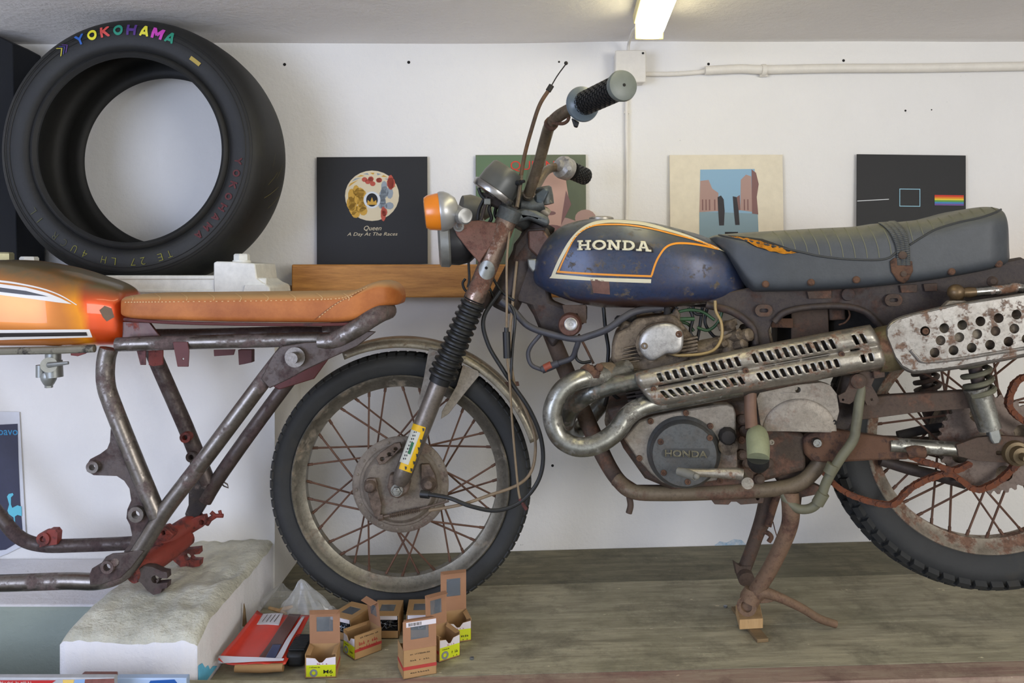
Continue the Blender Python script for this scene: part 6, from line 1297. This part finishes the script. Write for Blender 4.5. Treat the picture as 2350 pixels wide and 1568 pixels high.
    if 'screws' in kids:
        random.seed(int(px)); q = MB()
        for k in range(70):
            c = Vector((random.uniform(-w*.36, w*.36), random.uniform(-d*.36, d*.36), h*random.uniform(.45, .80))); a = random.uniform(0, PI); b_ = random.uniform(-.5, .7)
            dd = Vector((math.cos(a)*math.cos(b_), math.sin(a)*math.cos(b_), math.sin(b_))); q.cyl(c-dd*.007, c+dd*.007, .0011, 5); q.cyl(c+dd*.007, c+dd*.0085, .0026, 6)
        o = part('loose_screws', q, m_scr); o['kind'] = 'stuff'
        q = MB(); q.b2((-w/2+t, -d/2+t, t), (w/2-t, d/2-t, h*.45)); part('dark_filling', q, m_dk)
    return r
R_ = math.radians
def closed_box(label, px, D, rot, w, d, h):
    D += .016
    r = thing('screw_box', ((px-VX)/FPX*D, D, zp((px-VX)/FPX*D)+.0012), label, 'box', 'small screw cartons on the planks'); r.rotation_euler = (0, 0, rot); t = .0012
    def part(name, q, mat, par=r):
        me = bpy.data.meshes.new(name); me.from_pydata([Vector(v) for v in q.v], [], q.f); bm = bmesh.new(); bm.from_mesh(me); bmesh.ops.recalc_face_normals(bm, faces=bm.faces); bm.to_mesh(me); bm.free(); me.materials.append(mat)
        o = bpy.data.objects.new(name, me); S.collection.objects.link(o); o.parent = par; return o
    q = MB(); q.b2((-w/2, -d/2, 0), (w/2, d/2, t)); q.b2((-w/2, d/2-t, 0), (w/2, d/2, h)); q.b2((-w/2, -d/2, 0), (-w/2+t, d/2, h)); q.b2((w/2-t, -d/2, 0), (w/2, d/2, h)); q.b2((-w/2, -d/2, 0), (w/2, -d/2+t, h*.34)); part('carton', q, m_kraft)
    q = MB(); q.plate([(x, y, h+.0002) for x, y in ((-w/2, -d/2), (w/2, -d/2), (w/2, d/2), (-w/2, d/2))], (0, 0, t), [[(x, y, h+.0002) for x, y in ((-w*.27, -d*.22), (w*.27, -d*.22), (w*.27, d*.22), (-w*.27, d*.22))]]); ld = part('lid', q, m_kraft)
    q = MB(); q.plate([(x, y, h+.0006) for x, y in ((-w*.28, -d*.23), (w*.28, -d*.23), (w*.28, d*.23), (-w*.28, d*.23))], (0, 0, .0002)); part('window_film', q, m_film, ld)
    q = MB(); q.b2((-w*.45, -d/2-.0008, h-.008), (w*.45, -d/2, h)); part('white_flap', q, m_lw, ld)
    random.seed(int(px)); q = MB()
    for k in range(90):
        c = Vector((random.uniform(-w*.38, w*.38), random.uniform(-d*.44, d*.2), h*random.uniform(.30, .74))); a = random.uniform(0, PI); b_ = random.uniform(-.5, .7)
        dd = Vector((math.cos(a)*math.cos(b_), math.sin(a)*math.cos(b_)*.6, math.sin(b_))); q.cyl(c-dd*.007, c+dd*.007, .0012, 5); q.cyl(c+dd*.007, c+dd*.0085, .0028, 6)
    o = part('loose_screws', q, m_scr); o['kind'] = 'stuff'
    q = MB(); q.b2((-w/2+t, -d/2+t, t), (w/2-t, d/2-t, h*.32)); part('dark_filling', q, m_dk)
    return r
screw_box('screw carton with raised windowed lid and yellow green M6 label, nearest the red packet', 741, 1548, 1.617, R_(3), .062, .050, .048, (.070, R_(3), 'back'), 'plain', {'label': 'M6'})
screw_box('turned carton with long printed kraft side and lid standing open, right of the M6 carton', 832, 1510, 1.70, R_(-48), .046, .066, .050, (.056, R_(8), 'back'), 'print', {'label': 'mm'})
closed_box('shut carton turned left with dark screws in its open front, behind the printed turned carton', 806, 1.800, R_(-26), .058, .080, .048)
closed_box('shut carton of bright screws straight in front of the tyre, its lid window facing up', 890, 1.805, R_(0), .060, .082, .050)
closed_box('shut carton of screws half hidden behind the barcode carton and a raised lid', 966, 1.805, R_(3), .060, .082, .050)
screw_box('carton with the tallest lid standing straight up, rearmost on the right', 1046, 1470, 1.755, R_(16), .058, .052, .050, (.088, R_(-1), 'back'), 'plain', {'label': 'mm'})
screw_box('carton with yellow green label facing right of the barcode carton and lid leaning left', 1016, 1505, 1.68, R_(34), .050, .058, .052, (.066, R_(-4), 'back'), 'plain', {'label': 'mm'})
screw_box('kraft carton seen from behind with a barcode strip across its raised lid', 957, 1546, 1.612, R_(180+20), .068, .052, .056, (.056, R_(4), 'back'), 'back', {'barcode': 1})
# wood blocks below the centre stand foot
m_ply = wood('pale_plywood', (168, 134, 90), (196, 162, 116), (8, 8, 1), .8, .2); m_slat = wood('brown_slat', (112, 92, 64), (132, 110, 78), (1, 9, 9), .8)
def slab_obj(name, pts, z0, z1, mat, label, cat):
    t = MB(); t.plate([Vector((x, y, z1)) for x, y in pts], (0, 0, z0-z1)); t = t.build(name, mat, bevel=.0015, smooth=False); return tag(t, label, cat)
def gp(px, py, z): D = (CZ-z)*FPX/(py-VY); return ((px-VX)/FPX*D, D)
ZB = zp(.53)+.0006; z1_, z2_ = ZB+.008, ZB+.030
slab_obj('wood_piece', [gp(1678, 1392, z1_), gp(1700, 1390, z1_), gp(1764, 1466, z1_), gp(1738, 1468, z1_)], ZB, z1_, m_slat, 'thin brown wooden slat lying under the pale block at the stand foot', 'wood')
slab_obj('wood_piece', [gp(1688, 1388, z2_), gp(1744, 1386, z2_), gp(1751, 1420, z2_), gp(1697, 1423, z2_)], z1_+.0003, z2_, m_ply, 'small pale plywood block under the centre stand foot', 'wood')
# loose nuts and screws on the planks
for px, py, lab in ((1665, 1405, 'tiny dark nut lying on the planks left of the pale wood block'), (1083, 1508, 'tiny bright screw head on the planks right of the cartons')):
    x, y = gp(px, py, zp(.1)); t = MB(); t.bolt((x, y, zp(x)+.0003), (0, 0, 1), .005, .004); tag(t.build('hex_nut', m_scr), lab, 'nut')
# red packet of sheet material, curled, with film over it
pk = thing('paper_packet', (-.56, 1.62, ZP+.002), 'crumpled red and white paper packet in clear film leaning against the plinth', 'packet')
m_pr = M('packet_red', (206, 58, 42), rough=.35, var=.08, coat=.5); m_pb = M('packet_brown', (92, 62, 58), rough=.35, var=.15, coat=.4); m_pw = flat('packet_white', (196, 194, 202), .35); m_pn = M('packet_navy', (62, 68, 100), rough=.35, coat=.4)
def sheet(c00, c10, c11, c01, name, mat, lift=0., n=14, amp=.006, fold=0., par=pk, th=.0012):
    """corners as (px, py, depth)"""
    A, Bq, C, Dq = [W(*c) for c in (c00, c10, c11, c01)]; q = MB()
    for j in range(n+1):
        for i in range(n+1):
            u, v = i/n, j/n; p = A*(1-u)*(1-v)+Bq*u*(1-v)+C*u*v+Dq*(1-u)*v
            q.v.append(p+Vector((0, 0, lift+amp*noise.noise(Vector((p.x*18, p.y*14, 2)))+fold*max(0, 1-u*5)**2)))
    for j in range(n):
        for i in range(n): a = j*(n+1)+i; q.f.append((a, a+1, a+n+2, a+n+1)); q.m.append(0)
    return q.build(name, mat, par, solid=th, angle=70)
sheet((500, 1528, 1.632), (655, 1524, 1.632), (712, 1412, 1.800), (590, 1412, 1.80), 'red_sheet', m_pr, fold=.012)
sheet((592, 1518, 1.637), (628, 1518, 1.637), (690, 1414, 1.797), (664, 1412, 1.797), 'brown_band', m_pb, lift=.0035)
sheet((606, 1521, 1.635), (628, 1520, 1.635), (646, 1484, 1.683), (626, 1484, 1.683), 'navy_band', m_pn, lift=.0048)
sheet((628, 1520, 1.635), (644, 1518, 1.635), (700, 1420, 1.788), (694, 1420, 1.788), 'white_band', m_pw, lift=.0048)
wp_ = sheet((586, 1440, 1.762), (640, 1442, 1.759), (650, 1414, 1.797), (604, 1414, 1.800), 'white_panel', m_pw, lift=.0048)
sheet((500, 1528, 1.632), (650, 1521, 1.632), (652, 1516, 1.637), (502, 1510, 1.638), 'white_edge', m_pw, lift=.004, amp=.001)
q = MB()
for k in range(4):
    a, b_ = W(602+k*9, 1436, 1.767), W(614+k*9, 1420, 1.789); o_ = Vector((0, 0, .0085)); q.tube([a+o_, b_+o_], .0006, 5)
q.build('printed_line', m_ink, pk)
t = MB(); t.tube([W(540, 1534, 1.634), W(600, 1534, 1.634), W(650, 1532, 1.634)], [.008, .009, .008], 14); tag(t.build('cardboard_roll', m_kraft), 'rolled piece of brown card lying in front of the red packet', 'cardboard')
t = MB(); t.plate([W(x, y, 1.80) for x, y in ((556, 1438), (559, 1386), (562, 1400), (566, 1440))], (0, .004, 0)); tag(t.build('wood_splinter', m_slat), 'thin dark wood splinter standing against the white plinth', 'wood')
t = MB(); t.tube([W(618, 1396, 1.86), W(640, 1402, 1.84), (W(656, 1408, 1.82))], [.004, .0045, .003], 8); tag(t.build('wood_stick', m_ply), 'short pale wooden stick lying above the red packet', 'wood')
t = MB(); t.tube([W(636, 1404, 1.845), W(655, 1398, 1.845), W(672, 1392, 1.85)], [.005, .006, .003], 8); tag(t.build('wood_stick', m_ply), 'pale wood chip crossing the short stick under the plastic bag', 'wood')
# black ribbed brush block behind the packet
bb = thing('rubber_block', (W(678, 1500, 1.68).x, 1.645, ZP), 'black ribbed rubber block between the red packet and the M6 carton', 'rubber block')
c = W(684, 1500, 1.68); m_bk = M('soft_black_rubber', (20, 22, 22), rough=.6)
MB().b2((c.x-.018, 1.650, ZP+.0003), (c.x+.020, 1.74, ZP+.030)).build('block', m_bk, bb, bevel=.008)
for k in range(11): q = MB(); q.b2((c.x-.016, 1.662+k*.0065, ZP+.030), (c.x+.018, 1.6655+k*.0065, ZP+.034)); q.build('ridge', m_bk, bb, bevel=.001)
# clear plastic bag
m_bag, N_, L_, P_ = newmat('clear_plastic_film'); P_.inputs['Base Color'].default_value = (.75, .77, .76, 1); P_.inputs['Roughness'].default_value = .12; P_.inputs['Alpha'].default_value = .26; P_.inputs['Specular IOR Level'].default_value = .9
def bag(c, rx, ry, h, tip, seed, label, name='plastic_bag'):
    q = MB(); R = []; n, m = 48, 26; c = Vector(c)
    for j in range(m+1):
        t = j/m; z = h*t; k = (1-t)**.55*(1+.25*math.sin(t*5)) if t > .25 else (1-t)**.55*(1+.25*math.sin(t*5))
        ring = []
        for i in range(n):
            a = 2*PI*i/n; w = 1+.22*noise.noise(Vector((math.cos(a)*2.2, math.sin(a)*2.2, t*2+seed)))+.10*noise.noise(Vector((math.cos(a)*6, math.sin(a)*6, t*4+seed)))+.07*math.sin(a*9+seed)+.10*(abs(noise.noise(Vector((math.cos(a)*5, math.sin(a)*5, t*3+seed*2))))-.15)
            ring.append(c+Vector((rx*k*w*math.cos(a), ry*k*w*math.sin(a), z))+Vector(tip)*t*t)
        R.append(ring)
    q.rings(R, caps=False); o = q.build(name, m_bag, angle=25); return tag(o, label, 'plastic bag')
x, y = gp(712, 1424, ZP); bag((x, y-.035, ZP+.002), .056, .036, .108, (-.012, .0, 0), 1.3, 'crumpled clear plastic bag peaked upright in front of the front wheel')
x, y = gp(766, 1400, ZP); bag((x+.012, y-.075, ZP+.002), .026, .018, .040, (.0, .0, 0), 4.1, 'low fold of clear plastic lying right of the peaked bag', 'plastic_sheet')
x, y = gp(622, 1400, ZP); bag((x+.006, y+.03, ZP+.002), .034, .04, .05, (.012, .0, 0), 7.7, 'small crumpled clear plastic bag beside the plinth behind the red packet')
# flat printed boxes along the bottom left edge
m_bx = M('box_side', (170, 172, 176), rough=.4)
def printed(name, x0, x1, ytop, D, D2, mat, label, prints):
    a, b_ = W(x0, ytop, D), W(x1, ytop, D); r = MB().b2((a.x, D, ZS+.0003), (b_.x, D2, a.z)).build(name, mat, bevel=.002); tag(r, label, 'box')
    for nm, pts, mm in prints: q = MB(); q.plate([W(x, y, D-.0006) for x, y in pts], (0, .0004, 0)); q.build(nm, mm, r)
    return r
ZS = CZ-.79
t = MB().b2((-1.6, 1.15, 0), (-.35, 1.54, ZS)).build('low_shelf', m_plank, bevel=.004); tag(t, 'grey wooden shelf board at the bottom edge under the printed boxes', 'shelf')
r = printed('printed_box', -60, 262, 1556, 1.40, 1.414, m_bx, 'flat red and white printed box along the bottom left edge of the picture', (('red_print', ((-60, 1562), (128, 1562), (110, 1575), (90, 1600), (-60, 1600)), flat('box_red', (182, 42, 44), .35)), ('yellow_print', ((144, 1561), (170, 1561), (160, 1600), (146, 1600)), flat('box_yellow', (226, 190, 100), .35)), ('brown_print', ((195, 1560), (262, 1558), (262, 1600), (190, 1600)), M('box_brown', (122, 76, 70), rough=.4, var=.4)), ('blue_print', ((172, 1561), (195, 1560), (190, 1600), (162, 1600)), flat('box_blue', (134, 166, 208), .35))))
q = MB(); scrawl(q, 26, W(36, 1567, 1.399), (1, 0, 0), (0, 0, 1), .0045, .055, 9); q.build('lettering', dw, r)
r = printed('printed_box', 263, 428, 1557, 1.44, 1.456, flat('box_pale_blue', (168, 190, 220), .35), 'flat pale blue printed box with dark blue swirl at the bottom edge below the plinth', (('swirl_print', ((345, 1563), (400, 1560), (412, 1575), (405, 1600), (350, 1600), (335, 1580)), flat('box_deep_blue', (28, 84, 160), .35)), ('white_print', ((372, 1570), (396, 1568), (400, 1600), (368, 1600)), dw)))
r = printed('printed_box', 186, 264, 1548, 1.478, 1.49, M('box_brown2', (124, 78, 70), rough=.4, var=.4), 'small brown and blue printed carton poking up between the two flat boxes', (('blue_print', ((186, 1549), (216, 1548), (212, 1600), (186, 1600)), flat('box_blue2', (140, 176, 214), .35)), ('yellow_print', ((217, 1560), (228, 1550), (232, 1562)), flat('box_yellow2', (236, 206, 60), .35))))
